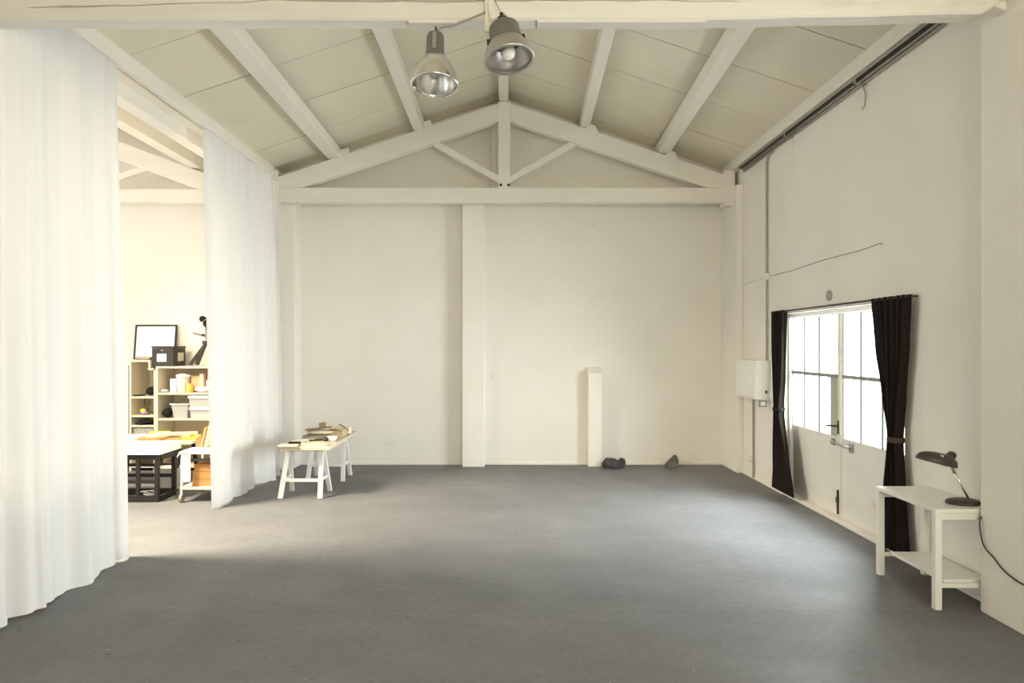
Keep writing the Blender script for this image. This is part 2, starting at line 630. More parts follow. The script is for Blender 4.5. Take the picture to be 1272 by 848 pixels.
# ceilings: backing plus separate panels with open joints
ce = root('ceiling', (0, 0, 4.6))
seams = [-3.0, -2.16, -1.08, 0, 1.08, 2.16, 3.24, 4.32, 5.38, 6.45, 7.53, 8.61, 9.68, 10.5, YB]
PUR = [-3.63, -2.6, -1.33, -.05, 1.14, 2.33, 3.56]


def slab(mb, xa, xb, ya, yb, t0, t1, rz):
    za, zb = rz(xa), rz(xb)
    vs = [(xa, ya, za + t0), (xb, ya, zb + t0), (xb, yb, zb + t0), (xa, yb, za + t0),
          (xa, ya, za + t1), (xb, ya, zb + t1), (xb, yb, zb + t1), (xa, yb, za + t1)]
    mb.add(vs, [(0, 3, 2, 1), (4, 5, 6, 7), (0, 1, 5, 4), (1, 2, 6, 5), (2, 3, 7, 6), (3, 0, 4, 7)])


g = 0.006
for k in range(len(seams) - 1):
    y0, y1 = seams[k], seams[k + 1]
    cols = list(zip(PUR[:-1], PUR[1:]))
    for xa, xb in cols:
        parts = [(xa, xb)] if not (xa < 0 < xb) else [(xa, 0), (0, xb)]
        for a, b in parts:
            mb = MB()
            t = random.uniform(0, .006)
            slab(mb, a + (g if a != 0 else 0), b - (g if b != 0 else 0), y0 + g, y1 - g, t, .03, roof_z)
            mb.build('ceiling_panel', M_PANEL, ce)
mb = MB()
slab(mb, -3.8, 0, YF, YB, .032, .06, roof_z)
slab(mb, 0, XR + .3, YF, YB, .032, .06, roof_z)
mb.build('backing', M_JOINT, ce)
c2 = root('ceiling_side_bay', (-7.36, 4, 4.6))
for k in range(len(seams) - 1):
    for a, b in ((XL, -9.1), (-9.1, -7.36), (-7.36, -5.2), (-5.2, -3.8)):
        if a == -7.36 and 5.3 < seams[k] < 6.5:
            continue
        mb = MB()
        slab(mb, a + g, b - g, seams[k] + g, seams[k + 1] - g, random.uniform(0, .006), .03, roof2_z)
        mb.build('ceiling_panel', M_PANEL, c2)
mb = MB()
slab(mb, XL - .3, -7.36, YF, YB, .032, .06, roof2_z)
slab(mb, -7.36, -3.7, YF, 5.30, .032, .06, roof2_z)
slab(mb, -7.36, -3.7, 6.70, YB, .032, .06, roof2_z)
slab(mb, -5.15, -3.7, 5.30, 6.70, .032, .06, roof2_z)
slab(mb, -7.36, -6.75, 5.30, 6.70, .032, .06, roof2_z)
mb.build('backing', M_JOINT, c2)

# wall plates
struct(MB().box(3.40, XR, YF, YB, 4.545, 4.70), 'trim_6', M_TIMBER, bevel=.008)
struct(MB().box(-3.70, -3.56, YF, YB, 4.43, 4.66), 'trim_7', M_TIMBER, bevel=.008)
struct(MB().box(-3.86, -3.70, YF, YB, 4.28, 4.64), 'trim_8', M_TIMBER, bevel=.008)

# ------------------------------------------------------------------ roof timbers
def purlin(label, x0, x1, h=.2, wd=.15):
    """x at the far truss (Y 10.5) and at Y 5"""
    def xa(y):
        return x1 + (x0 - x1) * (y - 5.0) / 5.5
    yA, yB = YF, YB
    mb = MB()
    vs = []
    for y in (yA, yB):
        x = xa(y)
        zt = roof_z(abs(x) - wd / 2) if abs(x) > .2 else ZR - .02
        zb = roof_z(x) - h
        zt = roof_z(abs(x) + wd / 2) - .002 if abs(x) > .2 else ZR - .045
        for dx, z in ((-wd / 2, zb), (wd / 2, zb), (wd / 2, zt), (-wd / 2, zt)):
            vs.append((x + dx, y, z))
    mb.add(vs, [(0, 1, 2, 3), (7, 6, 5, 4), (0, 4, 5, 1), (1, 5, 6, 2), (2, 6, 7, 3), (3, 7, 4, 0)])
    return tag(mb.build('purlin', M_TIMBER, bevel=.006), label, 'purlin', 'roof purlins')


purlin('leftmost white roof purlin, running above the left end of the far truss', -2.63, -2.58, .2, .19)
purlin('white roof purlin just left of the hanging lamps', -1.34, -1.31, .2, .15)
purlin('white ridge purlin at the apex of the ceiling behind the lamps', -.04, -.05, .2, .14)
purlin('white roof purlin just right of the hanging lamps', 1.20, 1.02, .2, .14)
purlin('rightmost white roof purlin, above the right end of the far truss', 2.40, 2.20, .2, .17)


def truss(label, yc, th, xl, xr, cx, apex, slope, tie_z0, tie_z1, king_w, struts, tie=True, kz=None, rlow=0.285):
    t = thing('roof_truss', label, 'truss', (cx, yc, tie_z0), 'roof trusses')
    y0, y1 = yc - th / 2, yc + th / 2
    if tie:
        MB().box(xl, xr, y0, y1, tie_z0, tie_z1).build('tie_beam', M_TIMBER, t, bevel=.01)
    for sgn, xe in ((-1, xl), (1, xr)):
        hw = abs(xe - cx)
        poly = [(cx, apex), (cx + sgn * hw, apex - slope * hw), (cx + sgn * hw, apex - slope * hw - rlow), (cx, apex - rlow)]
        MB().prism(poly, 'y', y0 + .01, y1 - .01).build('rafter', M_TIMBER, t, bevel=.01)
    if king_w:
        MB().box(cx - king_w / 2, cx + king_w / 2, y0 - .012, y1 + .012, (tie_z1 if kz is None else kz) - .005, apex - .02).build('king_post', M_TIMBER, t, bevel=.006)
    for a, b in struts:
        MB().beam((a[0], yc, a[1]), (b[0], yc, b[1]), th * .7, .095, up=(0, 1, 0)).build('strut', M_TIMBER, t, bevel=.005) if False else \
            MB().beam((a[0], yc, a[1]), (b[0], yc, b[1]), .095, th * .7, up=(0, 1, 0)).build('strut', M_TIMBER, t, bevel=.005)
    return t


tf = truss('white timber roof truss in front of the far gable wall', 10.45, .16, -3.60, 3.47, -.03, 5.62, SL, 4.075, 4.30, .185,
           [((-.06, 4.40), (-1.10, 4.99)), ((0.0, 4.40), (1.05, 4.99))])
for x in (-.085, .035):
    MB().cyl((x, 10.35, 4.335), (x, 10.42, 4.335), .022).build('bolt', M_DARKMET, tf)
for x, sg in ((-2.47, -1), (-1.22, -1), (1.30, 1), (2.52, 1)):
    zt = 5.62 - SL * abs(x + .03)
    MB().prism([(x - .10, zt - SL * sg * -.0 - .02 + (-.10 * -SL * sg)), (x + .10, zt - .02 + (.10 * -SL * sg)), (x + .06 * (1 if sg < 0 else 1), zt + .09 + (.06 * -SL * sg)), (x - .06, zt + .09 + (-.06 * -SL * sg))],
               'y', 10.38, 10.52).build('cleat', M_TIMBER, tf, bevel=.006)
MB().box(3.30, 3.47, 10.355, 10.545, 4.02, 4.56).build('post_head', M_TIMBER, tf, bevel=.008)
MB().box(-3.60, -3.47, 10.355, 10.545, 4.02, 4.56).build('post_head', M_TIMBER, tf, bevel=.008)

# near truss: cracked tie beam just overhead
tn = truss('white roof truss nearest overhead, with a long crack along its beam', 4.665, .13, -3.70, 3.385, -.115, 5.62, SL, 4.10, 4.36, .06, [], tie=False, kz=4.36)
nx = 120
from mathutils import noise as mnoise
x0, x1 = -3.70, 3.385
yn, yf_ = 4.60, 4.73
mb = MB()
rows = []
for i in range(nx + 1):
    x = x0 + (x1 - x0) * i / nx
    nz = mnoise.noise(Vector((x * 1.1, 3.1, 0)))
    nz2 = mnoise.noise(Vector((x * 4.3, 7.7, 0)))
    rise = .045 * max(0.0, (x - .9) / 2.4) ** 1.2 if x > .9 else 0.0
    rise += .10 * max(0.0, (x - 3.22) / .165)
    zb = 4.095 + rise + .006 * nz + .003 * nz2
    zf = zb - .002
    cz = 4.155 + .018 + .050 * min(1, max(0, (x + 3.2) / 1.6)) + .010 * nz2 + .006 * nz
    cw = max(0.0, .014 * (mnoise.noise(Vector((x * 1.7, 1.2, 5))) + .55)) * (1.7 if -3.0 < x < .15 else (.7 if -3.2 < x < 1.6 else 0.0))
    dep = .05 if cw > .0005 else 0.0
    zt = 4.37
    rows.append([(x, yf_, zf), (x, yn + .012, zb), (x, yn, zb + .014), (x, yn + .002 * nz2, cz - cw / 2 - .0005), (x, yn + dep, cz), (x, yn, cz + cw / 2 + .0005),
                 (x, yn + .004, zt), (x, yf_, zt)])
n = len(rows[0])
vs = [p for r in rows for p in r]
fs = []
for i in range(nx):
    for j in range(n):
        a = i * n + j
        b = i * n + (j + 1) % n
        fs.append((a, b, b + n, a + n))
fs.append(tuple(range(n)))
fs.append(tuple(nx * n + j for j in range(n))[::-1])
mb.add(vs, fs)
mb.build('tie_beam', M_TIMBER_X, tn, smooth='auto')
MB().box(-.66, -.33, 4.61, 4.72, 4.078, 4.097).build('packing_board', M_TIMBER_X, tn, bevel=.004)
MB().box(.21, 1.35, 4.61, 4.72, 4.083, 4.097).build('packing_board', M_TIMBER_X, tn, bevel=.004)
MB().box(-.145, -.086, 4.565, 4.60, 4.00, 4.75).build('batten', M_TIMBER, tn, bevel=.004)

# side-bay truss, seen through the gap of the curtain
ts = truss('bright white roof truss seen through the gap between the sheer curtains', 10.45, .16, XL, -3.87, -7.36, 5.56, .375, 4.075, 4.28, .185,
           [((-6.45, 4.28), (-5.22, 4.70)), ((-8.2, 4.28), (-9.4, 4.72))])
tag(MB().prism([(-4.82, 4.60), (-4.64, 4.60), (-4.64, 4.78), (-4.82, 4.86)], 'y', YF, YB).build('purlin', M_TIMBER, bevel=.006), 'white roof purlin of the neighbouring bay seen through the curtain gap', 'purlin')

# ------------------------------------------------------------------ sheer curtains on the left
def sheer(label, ya, yb, m_cloth, seed, top_z=4.40, deep=None):
    t = thing('sheer_curtain', label, 'curtain', (-3.38, (ya + yb) / 2, 0), 'sheer curtains')
    rnd = random.Random(seed)
    ph = [rnd.uniform(0, 6.28) for _ in range(6)]
    L = yb - ya
    nu = int(L * 90)

    def off(y):
        a = 1.5 * (.020 * math.sin(y * 9.1 + ph[0]) + .016 * math.sin(y * 15.7 + ph[1] + .6 * math.sin(y * 2.3)) + .008 * math.sin(y * 31 + ph[2]))
        k = .55 + .45 * math.sin(y * 1.9 + ph[3])
        e = a * k
        if deep:
            for yc, wdt, amp in deep:
                e += amp * math.exp(-((y - yc) / wdt) ** 2)
        return e

    def fn(u, v):
        y = ya + L * u
        z0 = .012 + .010 * math.sin(y * 6 + ph[4])
        z = z0 + (top_z - z0) * v
        f = 1.0 - .45 * v
        x = -3.365 - .10 * v + off(y + .03 * math.sin(v * 3 + ph[5])) * f
        # the cloth turns in softly at its free edges
        yy = y + .012 * math.sin(v * 5 + y)
        for yc, s in ((ya, 1), (yb, -1)):
            d = abs(y - yc)
            if d < .12:
                x -= .05 * (1 - d / .12) ** 2
        return (x, yy, z)
    MB().grid(fn, nu, 24).build('cloth', m_cloth, t, smooth=True, fix=False)
    # hem band at the foot
    def fh(u, v):
        p = fn(u, 0)
        q = fn(u, .02)
        z = p[2] + .07 * v
        return (q[0] + .004, p[1], z)
    MB().grid(fh, nu, 1).build('hem', m_cloth, t, smooth=True, fix=False)
    return t


sheer('tall white sheer curtain nearest the viewer, left of the gap', 3.0, 6.15, M_SHEER_DIM, 3, deep=[(4.93, .035, .07), (4.72, .06, -.10), (5.98, .02, -.05), (4.45, .06, .06), (4.2, .05, -.08)])
sheer('white sheer curtain beyond the gap, reaching to the far wall', 7.9, 10.5, M_SHEER_BRIGHT, 11, deep=[(9.62, .05, .10), (9.82, .04, -.06), (9.93, .035, .08), (10.3, .1, -.10)])
ra = tag(MB().box(-3.50, -3.44, 2.2, 10.5, 4.40, 4.43).build('curtain_rail', M_TRIM), 'white curtain rail under the left wall plate carrying the sheers', 'rail')

# ------------------------------------------------------------------ glazed double door
dr = root('door_1', (3.66, 7.4, 0))
XD0, XD1 = 3.64, 3.69
MB().box(3.60, 3.74, DY0, DY0 + .045, 0, DZ).box(3.60, 3.74, DY1 - .045, DY1, 0, DZ).box(3.60, 3.74, DY0, DY1, DZ - .05, DZ).build('door_frame', M_DOOR, dr, bevel=.004)
MB().box(3.535, 3.80, DY0, DY1, 0, .035).build('threshold', M_WALL, dr, bevel=.006)


def leaf(y0, y1, gy):
    GZ0, GZ1 = .90, 2.235
    lf = MB().box(XD0, XD1, y0, y1, .036, GZ0).box(XD0, XD1, y0, y1, GZ1, DZ - .052).box(XD0, XD1, y0, gy[0], GZ0, GZ1).box(XD0, XD1, gy[-1], y1, GZ0, GZ1)
    lf = lf.build('door_leaf', M_DOOR, dr, bevel=.003)
    for a, b in zip(gy[:-1], gy[1:]):
        for z0, z1 in ((GZ0, 1.565), (1.565, GZ1)):
            MB().box(3.663, 3.669, a, b, z0, z1).build('window_pane', M_GLASS, lf)
    for y in gy[1:-1]:
        MB().box(3.612, 3.66, y - .02, y + .02, GZ0, GZ1).build('glazing_bar', M_BAR, lf)
    MB().box(3.615, 3.66, gy[0], gy[-1], 1.545, 1.585).build('glazing_bar', M_BAR, lf)
    for a, b in zip(gy[:-1], gy[1:]):
        y = (a + b) / 2
        MB().box(3.635, 3.661, y - .006, y + .006, GZ0, GZ1).build('guard_bar', M_BAR, lf)
    return lf


lfar = leaf(7.425, 8.67, [7.50, 7.885, 8.275, 8.655])
lnear = leaf(6.10, 7.42, [6.16, 6.555, 6.955, 7.355])
MB().box(3.625, 3.645, 7.405, 7.44, .06, 2.24).build('astragal', M_DOOR, lnear, bevel=.003)
o = MB().box(3.64, 3.661, 7.50, 7.665, .90, 1.545).build('draught_board', M_GREENGREY, lfar)
o['label'] = 'dark green-grey strip covering part of a pane'
o = MB().box(3.632, 3.64, 7.455, 7.495, .93, 1.08).build('lock_plate', M_DARKMET, lfar)
o['label'] = 'dark lock plate'
o = MB().tube([(3.64, 7.475, 1.02), (3.58, 7.475, 1.02), (3.575, 7.52, 1.02), (3.575, 7.62, 1.005)], .011).build('handle', M_DARKMET, lfar, smooth=True)
o['label'] = 'dark lever handle'
o = MB().tube([(3.61, 7.60, .84), (3.61, 7.40, .825), (3.61, 7.18, .82)], .012).build('latch_bar', M_STEEL, lnear, smooth=True)
o['label'] = 'steel hasp bar'
MB().box(3.62, 3.642, 7.15, 7.22, .77, .87).build('latch_plate', M_STEEL, lnear)
MB().box(3.62, 3.642, 7.55, 7.62, .80, .87).build('latch_plate', M_STEEL, lfar)
o = MB().box(3.615, 3.642, 7.445, 7.475, .06, .32).box(3.61, 3.645, 7.435, 7.485, .18, .24).build('floor_bolt', M_RUST, lfar)
o['label'] = 'rusty floor bolt'

# yard outside the door
struct(MB().box(3.9, 9, 2, 13, -.12, -.02), 'floor_yard', M_OUT)
# black curtains and rod
rod = thing('curtain_rod', 'thin black curtain rod above the glazed door', 'rod', (3.46, 7.4, 2.31))
MB().cyl((3.445, 5.855, 2.325), (3.445, 8.86, 2.325), .011, n=10).build('rod', M_DARKMET, rod, smooth=True)
for y in (5.86, 7.35, 8.82):
    MB().cyl((3.445, y, 2.325), (3.53, y, 2.325), .008, n=8).build('bracket', M_DARKMET, rod)


def drape(label, prof, nf, seed, xc=3.445):
    """prof: (z, y_low, y_high) from top to bottom"""
    t = thing('black_curtain', label, 'curtain', (xc, (prof[0][1] + prof[0][2]) / 2, prof[-1][0]), 'black door curtains')

    def lerp(z):
        for (za, a0, a1), (zb, b0, b1) in zip(prof[:-1], prof[1:]):
            if zb <= z <= za:
                k = (za - z) / (za - zb)
                k = k * k * (3 - 2 * k) * .5 + k * .5
                return a0 + (b0 - a0) * k, a1 + (b1 - a1) * k
        return prof[-1][1], prof[-1][2]
    zt, zb = prof[0][0], prof[-1][0]
    wt = prof[0][2] - prof[0][1]

    def fn(u, v):
        z = zt + (zb - zt) * v
        a, b = lerp(z)
        wd = b - a
        amp = min(.05, .018 + .030 * (1 - wd / wt))
        x = xc + amp * math.sin(u * nf * 2 * PI + seed) + .010 * math.sin(u * nf * 4.7 * PI + 2 * seed + v * 2)
        return (x, a + wd * u + .006 * math.sin(v * 9 + u * 20), z)
    MB().grid(fn, 90, 40).build('drape', M_BLACK, t, smooth=True, fix=False)
    return t, lerp


t, lp = drape('black curtain tied back at the right side of the glazed door', [(2.34, 5.83, 6.42), (1.9, 5.86, 6.34), (1.5, 5.92, 6.22), (1.10, 5.975, 6.10), (1.02, 5.97, 6.11), (.6, 5.91, 6.18), (.075, 5.86, 6.23)], 6, .4)
MB().lathe([(.078, 0), (.085, .02), (.078, .045)], Matrix.Translation((3.445, 6.038, 1.045)) @ Matrix.Diagonal((.85, .95, 1, 1)), 20, False, False).build('tieback', M_RUST, t, smooth=True)
t, lp = drape('black curtain tied back at the left side of the glazed door', [(2.34, 8.42, 8.84), (1.9, 8.45, 8.82), (1.5, 8.48, 8.78), (1.13, 8.54, 8.72), (1.05, 8.53, 8.73), (.6, 8.36, 8.80), (.07, 8.16, 8.84)], 6, 1.1)
MB().lathe([(.10, 0), (.108, .02), (.10, .045)], Matrix.Translation((3.445, 8.63, 1.075)) @ Matrix.Diagonal((.7, .95, 1, 1)), 20, False, False).build('tieback', M_BLACKCLOTH, t, smooth=True)

# wedge of wood on a dark stick beside the door
t = thing('door_wedge', 'pale wooden wedge on a dark stick leaning beside the right door leaf', 'wedge', (3.49, 6.42, 0))
MB().prism([(6.40, .26), (6.50, .40), (6.38, .40)], 'x', 3.48, 3.51).build('wedge', M_PEACH, t)
MB().beam((3.495, 6.34, 0), (3.495, 6.37, .38), .03, .05).build('stick', M_BLACKWOOD, t)

# ------------------------------------------------------------------ fuse box, conduits, sockets
t = thing('fuse_box', 'white metal fuse box on the right wall left of the door', 'fuse box', (3.43, 9.53, 1.17))
MB().box(3.34, XR - .002, 9.12, 9.94, 1.17, 1.70).build('box', M_WHITE, t, bevel=.012)
MB().box(3.328, 3.342, 9.15, 9.91, 1.20, 1.67).build('lid', M_WHITE, t, bevel=.006)
MB().box(3.37, 3.47, 9.10, 9.121, 1.08, 1.168).build('terminal_bracket', M_PIPE, t)
MB().box(3.39, 3.45, 9.085, 9.10, 1.10, 1.15).build('terminal_block', M_PAPER, t)
MB().box(3.46, 3.48, 9.105, 9.12, 1.26, 1.30).build('latch', M_DARKMET, t)


def conduit(label, pts, r=.012, m=M_PIPE, group=None):
    return tag(MB().tube(pts, r).build('conduit', m, smooth='auto'), label, 'conduit', group)


cond = thing('conduit_bundle', 'bundle of grey conduits running under the right wall plate', 'conduit', (3.49, 6, 4.5))
for i, (x, z, r) in enumerate(((3.43, 4.53, .014), (3.465, 4.522, .014), (3.50, 4.51, .016), (3.512, 4.475, .014))):
    o = MB().cyl((x, 4.2, z), (x, 10.1, z), r, n=8).build('pipe', (M_PIPE, M_DARKMET, M_PIPE, M_PIPE)[i], cond, smooth=True)
for y in (6.7, 8.4):
    MB().box(3.415, 3.53, y - .012, y + .012, 4.452, 4.462).box(3.415, 3.425, y - .012, y + .012, 4.452, 4.545).build('clip', M_PIPE, cond)
conduit('grey conduit rising from the fuse box to the wall plate', [(3.508, 9.2, 1.70), (3.508, 9.2, 2.79)], .012)
conduit('twin grey conduit between the junction box and the wall plate', [(3.508, 9.2, 2.87), (3.508, 9.2, 4.38), (3.508, 9.14, 4.44), (3.508, 8.98, 4.463)], .014)
conduit('grey conduit running from the fuse box down to the floor', [(3.508, 9.70, 1.168), (3.508, 9.70, .02)], .014)
t = thing('junction_box', 'small round white junction box on the conduit above the fuse box', 'junction box', (3.50, 9.2, 2.83))
MB().cyl((XR, 9.2, 2.83), (3.48, 9.2, 2.83), .05, n=20).build('box', M_TRIM, t, smooth='auto')
MB().cyl((3.48, 9.2, 2.83), (3.474, 9.2, 2.83), .044, n=20).build('cover', M_TRIM, t, smooth='auto')
tag(MB().tube([(3.522, 9.14, 2.83), (3.524, 8.4, 2.825), (3.524, 7.6, 2.85), (3.524, 6.8, 2.846), (3.524, 6.42, 2.865), (3.51, 6.38, 2.84)], .0045, 6).build('cable', M_PIPE, smooth=True), 'thin grey cable across the right wall above the door', 'cable')
tag(MB().tube([(3.522, 9.26, 2.83), (3.524, 9.7, 2.815), (3.524, 10.15, 2.80)], .006, 6).build('cable', M_TRIM, smooth=True), 'short pale cable from the junction box to the corner pier', 'cable')
tag(MB().tube([(3.50, 6.70, 4.46), (3.515, 6.68, 4.35), (3.515, 6.70, 4.25), (3.51, 6.74, 4.23)], .006, 6).build('cable', M_PIPE, smooth=True), 'loose cable end hanging from the near conduit clip', 'cable')
tag(MB().tube([(3.50, 8.40, 4.46), (3.515, 8.39, 4.36), (3.515, 8.41, 4.25)], .005, 6).build('cable', M_TRIM, smooth=True), 'loose cable end hanging from the far conduit clip', 'cable')
t = thing('wall_vent', 'small round vent plate on the wall above the door', 'vent', (3.52, 7.45, 2.38))
MB().cyl((XR, 7.45, 2.445), (3.512, 7.45, 2.445), .058, n=24).build('plate', M_PIPE, t, smooth='auto')
MB().cyl((3.512, 7.45, 2.445), (3.506, 7.45, 2.445), .035, n=20).build('cap', M_STEEL, t, smooth='auto')
t = thing('wall_socket', 'small white socket beside the fuse box, near the black curtain', 'socket', (3.51, 9.0, 1.2))
MB().box(3.49, XR, 8.96, 9.05, 1.20, 1.30).build('socket_plate', M_WHITE, t, bevel=.006)
MB().cyl((3.49, 9.005, 1.25), (3.483, 9.005, 1.25), .022, n=14).build('socket_face', M_PAPER, t)
t = thing('wall_socket', 'low white socket on the wall beside the floor conduit', 'socket', (3.51, 9.82, .23))
MB().box(3.485, XR, 9.77, 9.88, .24, .31).build('socket_plate', M_WHITE, t, bevel=.006)
MB().cyl((3.485, 9.825, .275), (3.478, 9.825, .275), .022, n=14).build('socket_face', M_PAPER, t)

# ------------------------------------------------------------------ pendant lamps
def frame_at(p, tilt_x, tilt_y):
    return Matrix.Translation(p) @ Euler((tilt_x, tilt_y, 0)).to_matrix().to_4x4()


def reflector(parent, m, r_top, r_rim, h, mt, ribs, inner):
    prof = []
    for k in range(11):
        s = k / 10
        r = r_top + (r_rim - r_top) * (math.sin(s * PI * .5) ** .85)
        prof.append((r, -h * s))
    n = 40
    mb = MB()
    vs, fs = [], []
    for r, z in prof:
        for i in range(n):
            a = 2 * PI * i / n
            rr = r * (1 + (.010 if (i % 2 and ribs) else 0))
            vs.append(m @ Vector((rr * math.cos(a), rr * math.sin(a), z)))
    for r, z in prof[::-1]:
        for i in range(n):
            a = 2 * PI * i / n
            rr = max(.01, (r - .006)) * (1 + (.012 if (i % 2 and ribs) else 0))
            vs.append(m @ Vector((rr * math.cos(a), rr * math.sin(a), z)))
    K = 2 * len(prof)
    for k in range(K - 1):
        for i in range(n):
            j = (i + 1) % n
            fs.append((k * n + i, k * n + j, (k + 1) * n + j, (k + 1) * n + i))
    mb.add(vs, fs)
    o = mb.build('reflector', mt, parent, smooth='auto')
    mb = MB()
    mb.lathe([(r_rim - .012, -h + .004), (r_rim + .006, -h + .004), (r_rim + .010, -h - .006), (r_rim + .004, -h - .014), (r_rim - .012, -h - .012)], m, 40, False, False)
    rim = mb.build('rim', M_ALU if inner else M_ALUD, o, smooth=True)
    return o


lt = thing('pendant_lamp', 'bell-shaped pendant lamp with bright ribbed reflector, left of the pair', 'lamp', (-.484, 4.66, 3.66), 'pendant lamps')
m = frame_at((-.484, 4.66, 4.03), math.radians(-9), math.radians(0))
MB().lathe([(.030, .0), (.052, -.012), (.060, -.035), (.062, -.155), (.068, -.165), (.068, -.175), (.05, -.178)], m, 28).build('housing', M_GREYBOX, lt, smooth='auto')
hb = MB()
hb.box(-.012, .012, -.068, -.060, -.15, -.03, m)
hb.build('clip', M_STEEL, lt)
MB().tube([m @ Vector((0, 0, 0)), m @ Vector((.005, 0, .03)), (-.484, 4.66, 4.075)], .007).build('hook', M_DARKMET, lt, smooth=True)
m2 = m @ Matrix.Translation((0, 0, -.175))
reflector(lt, m2, .066, .155, .20, M_ALU, True, True)
MB().lathe([(.02, .01), (.024, -.03), (.042, -.08), (.040, -.11), (.02, -.135), (.004, -.14)], m2, 18).build('bulb', M_BULB, lt, smooth=True)
MB().tube([(-.478, 4.65, 4.035), (-.44, 4.63, 4.055), (-.36, 4.60, 4.055), (-.27, 4.57, 4.075), (-.19, 4.56, 4.105), (-.14, 4.558, 4.125)], .006, 6).build('cable', M_PIPE, lt, smooth=True)

rt = thing('pendant_lamp', 'wide grey pendant lamp tilted sideways with its bulb showing, right of the pair', 'lamp', (-.01, 4.45, 3.70), 'pendant lamps')
m = frame_at((-.02, 4.45, 3.99), math.radians(-11), math.radians(-9))
MB().lathe([(.04, .0), (.085, -.006), (.098, -.022), (.106, -.12), (.11, -.125), (.10, -.132)], m, 30).build('housing', M_GREYBOX, rt, smooth='auto')
mb = MB()
mb.box(-.124, -.104, -.02, .02, -.135, -.10, m)
mb.build('lug', M_DARKMET, rt)
mb = MB()
mb.box(.104, .124, -.02, .02, -.135, -.10, m)
mb.build('lug', M_DARKMET, rt)
mb = MB()
mb.box(-.03, .03, -.025, .025, .0, .05, m)
mb.box(-.012, .012, -.015, .015, .05, .085, m)
mb.build('bracket', M_DARKMET, rt, bevel=.004)
m2 = m @ Matrix.Translation((0, 0, -.125))
reflector(rt, m2, .102, .158, .125, M_ALUD, False, False)
MB().lathe([(.02, .02), (.026, -.02), (.048, -.06), (.050, -.085), (.036, -.112), (.012, -.124), (.002, -.125)], m2, 20).build('bulb', M_BULB, rt, smooth=True)
MB().tube([(-.03, 4.44, 4.02), (-.07, 4.45, 4.03), (-.105, 4.545, 4.06), (-.12, 4.555, 4.16), (-.105, 4.555, 4.30), (-.08, 4.555, 4.5)], .0055, 6).build('cable', M_TRIM, rt, smooth=True)
MB().tube([(-.01, 4.45, 4.06), (-.03, 4.52, 4.09), (-.075, 4.56, 4.20), (-.06, 4.56, 4.45)], .004, 6).build('cable', M_PIPE, rt, smooth=True)

# ------------------------------------------------------------------ console table and desk lamp
t = thing('console_table', 'white console table with lower shelf against the right wall', 'table', (3.28, 5.3, 0))
MB().box(3.075, 3.515, 4.895, 5.70, .700, .727).build('tabletop', M_WHITE, t, bevel=.003)
for x in (3.105, 3.475):
    for y in (4.925, 5.67):
        MB().box(x - .024, x + .024, y - .024, y + .024, 0, .70).build('leg', M_WHITE, t, bevel=.003)
MB().box(3.129, 3.451, 4.915, 4.94, .645, .70).build('apron', M_WHITE, t, bevel=.002)
MB().box(3.129, 3.451, 5.655, 5.68, .645, .70).build('apron', M_WHITE, t, bevel=.002)
MB().box(3.465, 3.485, 4.96, 5.635, .645, .70).build('apron', M_WHITE, t, bevel=.002)
MB().box(3.175, 3.505, 4.96, 5.635, .175, .20).build('shelf', M_WHITE, t, bevel=.003)
MB().box(3.129, 3.451, 4.915, 4.94, .155, .185).build('stretcher', M_WHITE, t, bevel=.002)
MB().box(3.129, 3.451, 5.655, 5.68, .155, .185).build('stretcher', M_WHITE, t, bevel=.002)

t = thing('desk_lamp', 'dark olive desk lamp with dome shade on the white console table', 'lamp', (3.385, 5.06, .727))
mm = Matrix.Translation((3.383, 5.06, .727)) @ Matrix.Diagonal((1.0, .75, 1, 1))
MB().lathe([(.110, 0), (.117, .004), (.119, .018), (.108, .030), (.07, .040), (.0, .044)], mm, 36, True, False).build('base', M_LAMPDK, t, smooth='auto')
MB().cyl((3.43, 5.06, .76), (3.32, 5.055, .955), .008, n=10).build('arm', M_CHROME, t, smooth=True)
MB().tube([(3.32, 5.055, .955), (3.30, 5.055, 1.0), (3.315, 5.055, 1.045), (3.30, 5.055, 1.075)], .012).build('joint', M_STEEL, t, smooth=True)
# shade: an asymmetric shallow dome, tilted
ms = Matrix.Translation((3.185, 5.06, 1.032)) @ Euler((math.radians(0), math.radians(14), 0)).to_matrix().to_4x4()
mb = MB()
n = 36
ringsv = [(1.0, 0.0), (.985, .018), (.93, .038), (.80, .055), (.60, .068), (.35, .076), (.12, .079)]
vs, fs = [], []
for s, z in ringsv:
    for i in range(n):
        a = 2 * PI * i / n
        ex = .150 if math.cos(a) > 0 else .150
        vs.append(ms @ Vector((s * ex * math.cos(a) + (1 - s) * .03, s * .105 * math.sin(a), z)))
for s, z in [(r[0] * .97, r[1] - .004) for r in ringsv[::-1]]:
    for i in range(n):
        a = 2 * PI * i / n
        vs.append(ms @ Vector((s * .150 * math.cos(a) + (1 - s) * .03, s * .105 * math.sin(a), z)))
K = 2 * len(ringsv)
for k in range(K):
    for i in range(n):
        j = (i + 1) % n
        kk = (k + 1) % K
        fs.append((k * n + i, k * n + j, kk * n + j, kk * n + i))
mb.add(vs, fs)
sh = mb.build('shade', M_LAMPDK, t, smooth=True)
mb = MB()
mb.lathe([(.034, -.03), (.034, .02), (.028, .045), (.018, .055), (.0, .057)], ms @ Matrix.Translation((.085, 0, .055)) @ Euler((0, math.radians(28), 0)).to_matrix().to_4x4(), 20)
mb.build('socket_cap', M_LAMPDK, sh, smooth='auto')
MB().cyl(ms @ Vector((-.03, -.085, .055)), ms @ Vector((-.03, -.10, .060)), .010, n=12).build('switch', M_CHROME, sh)
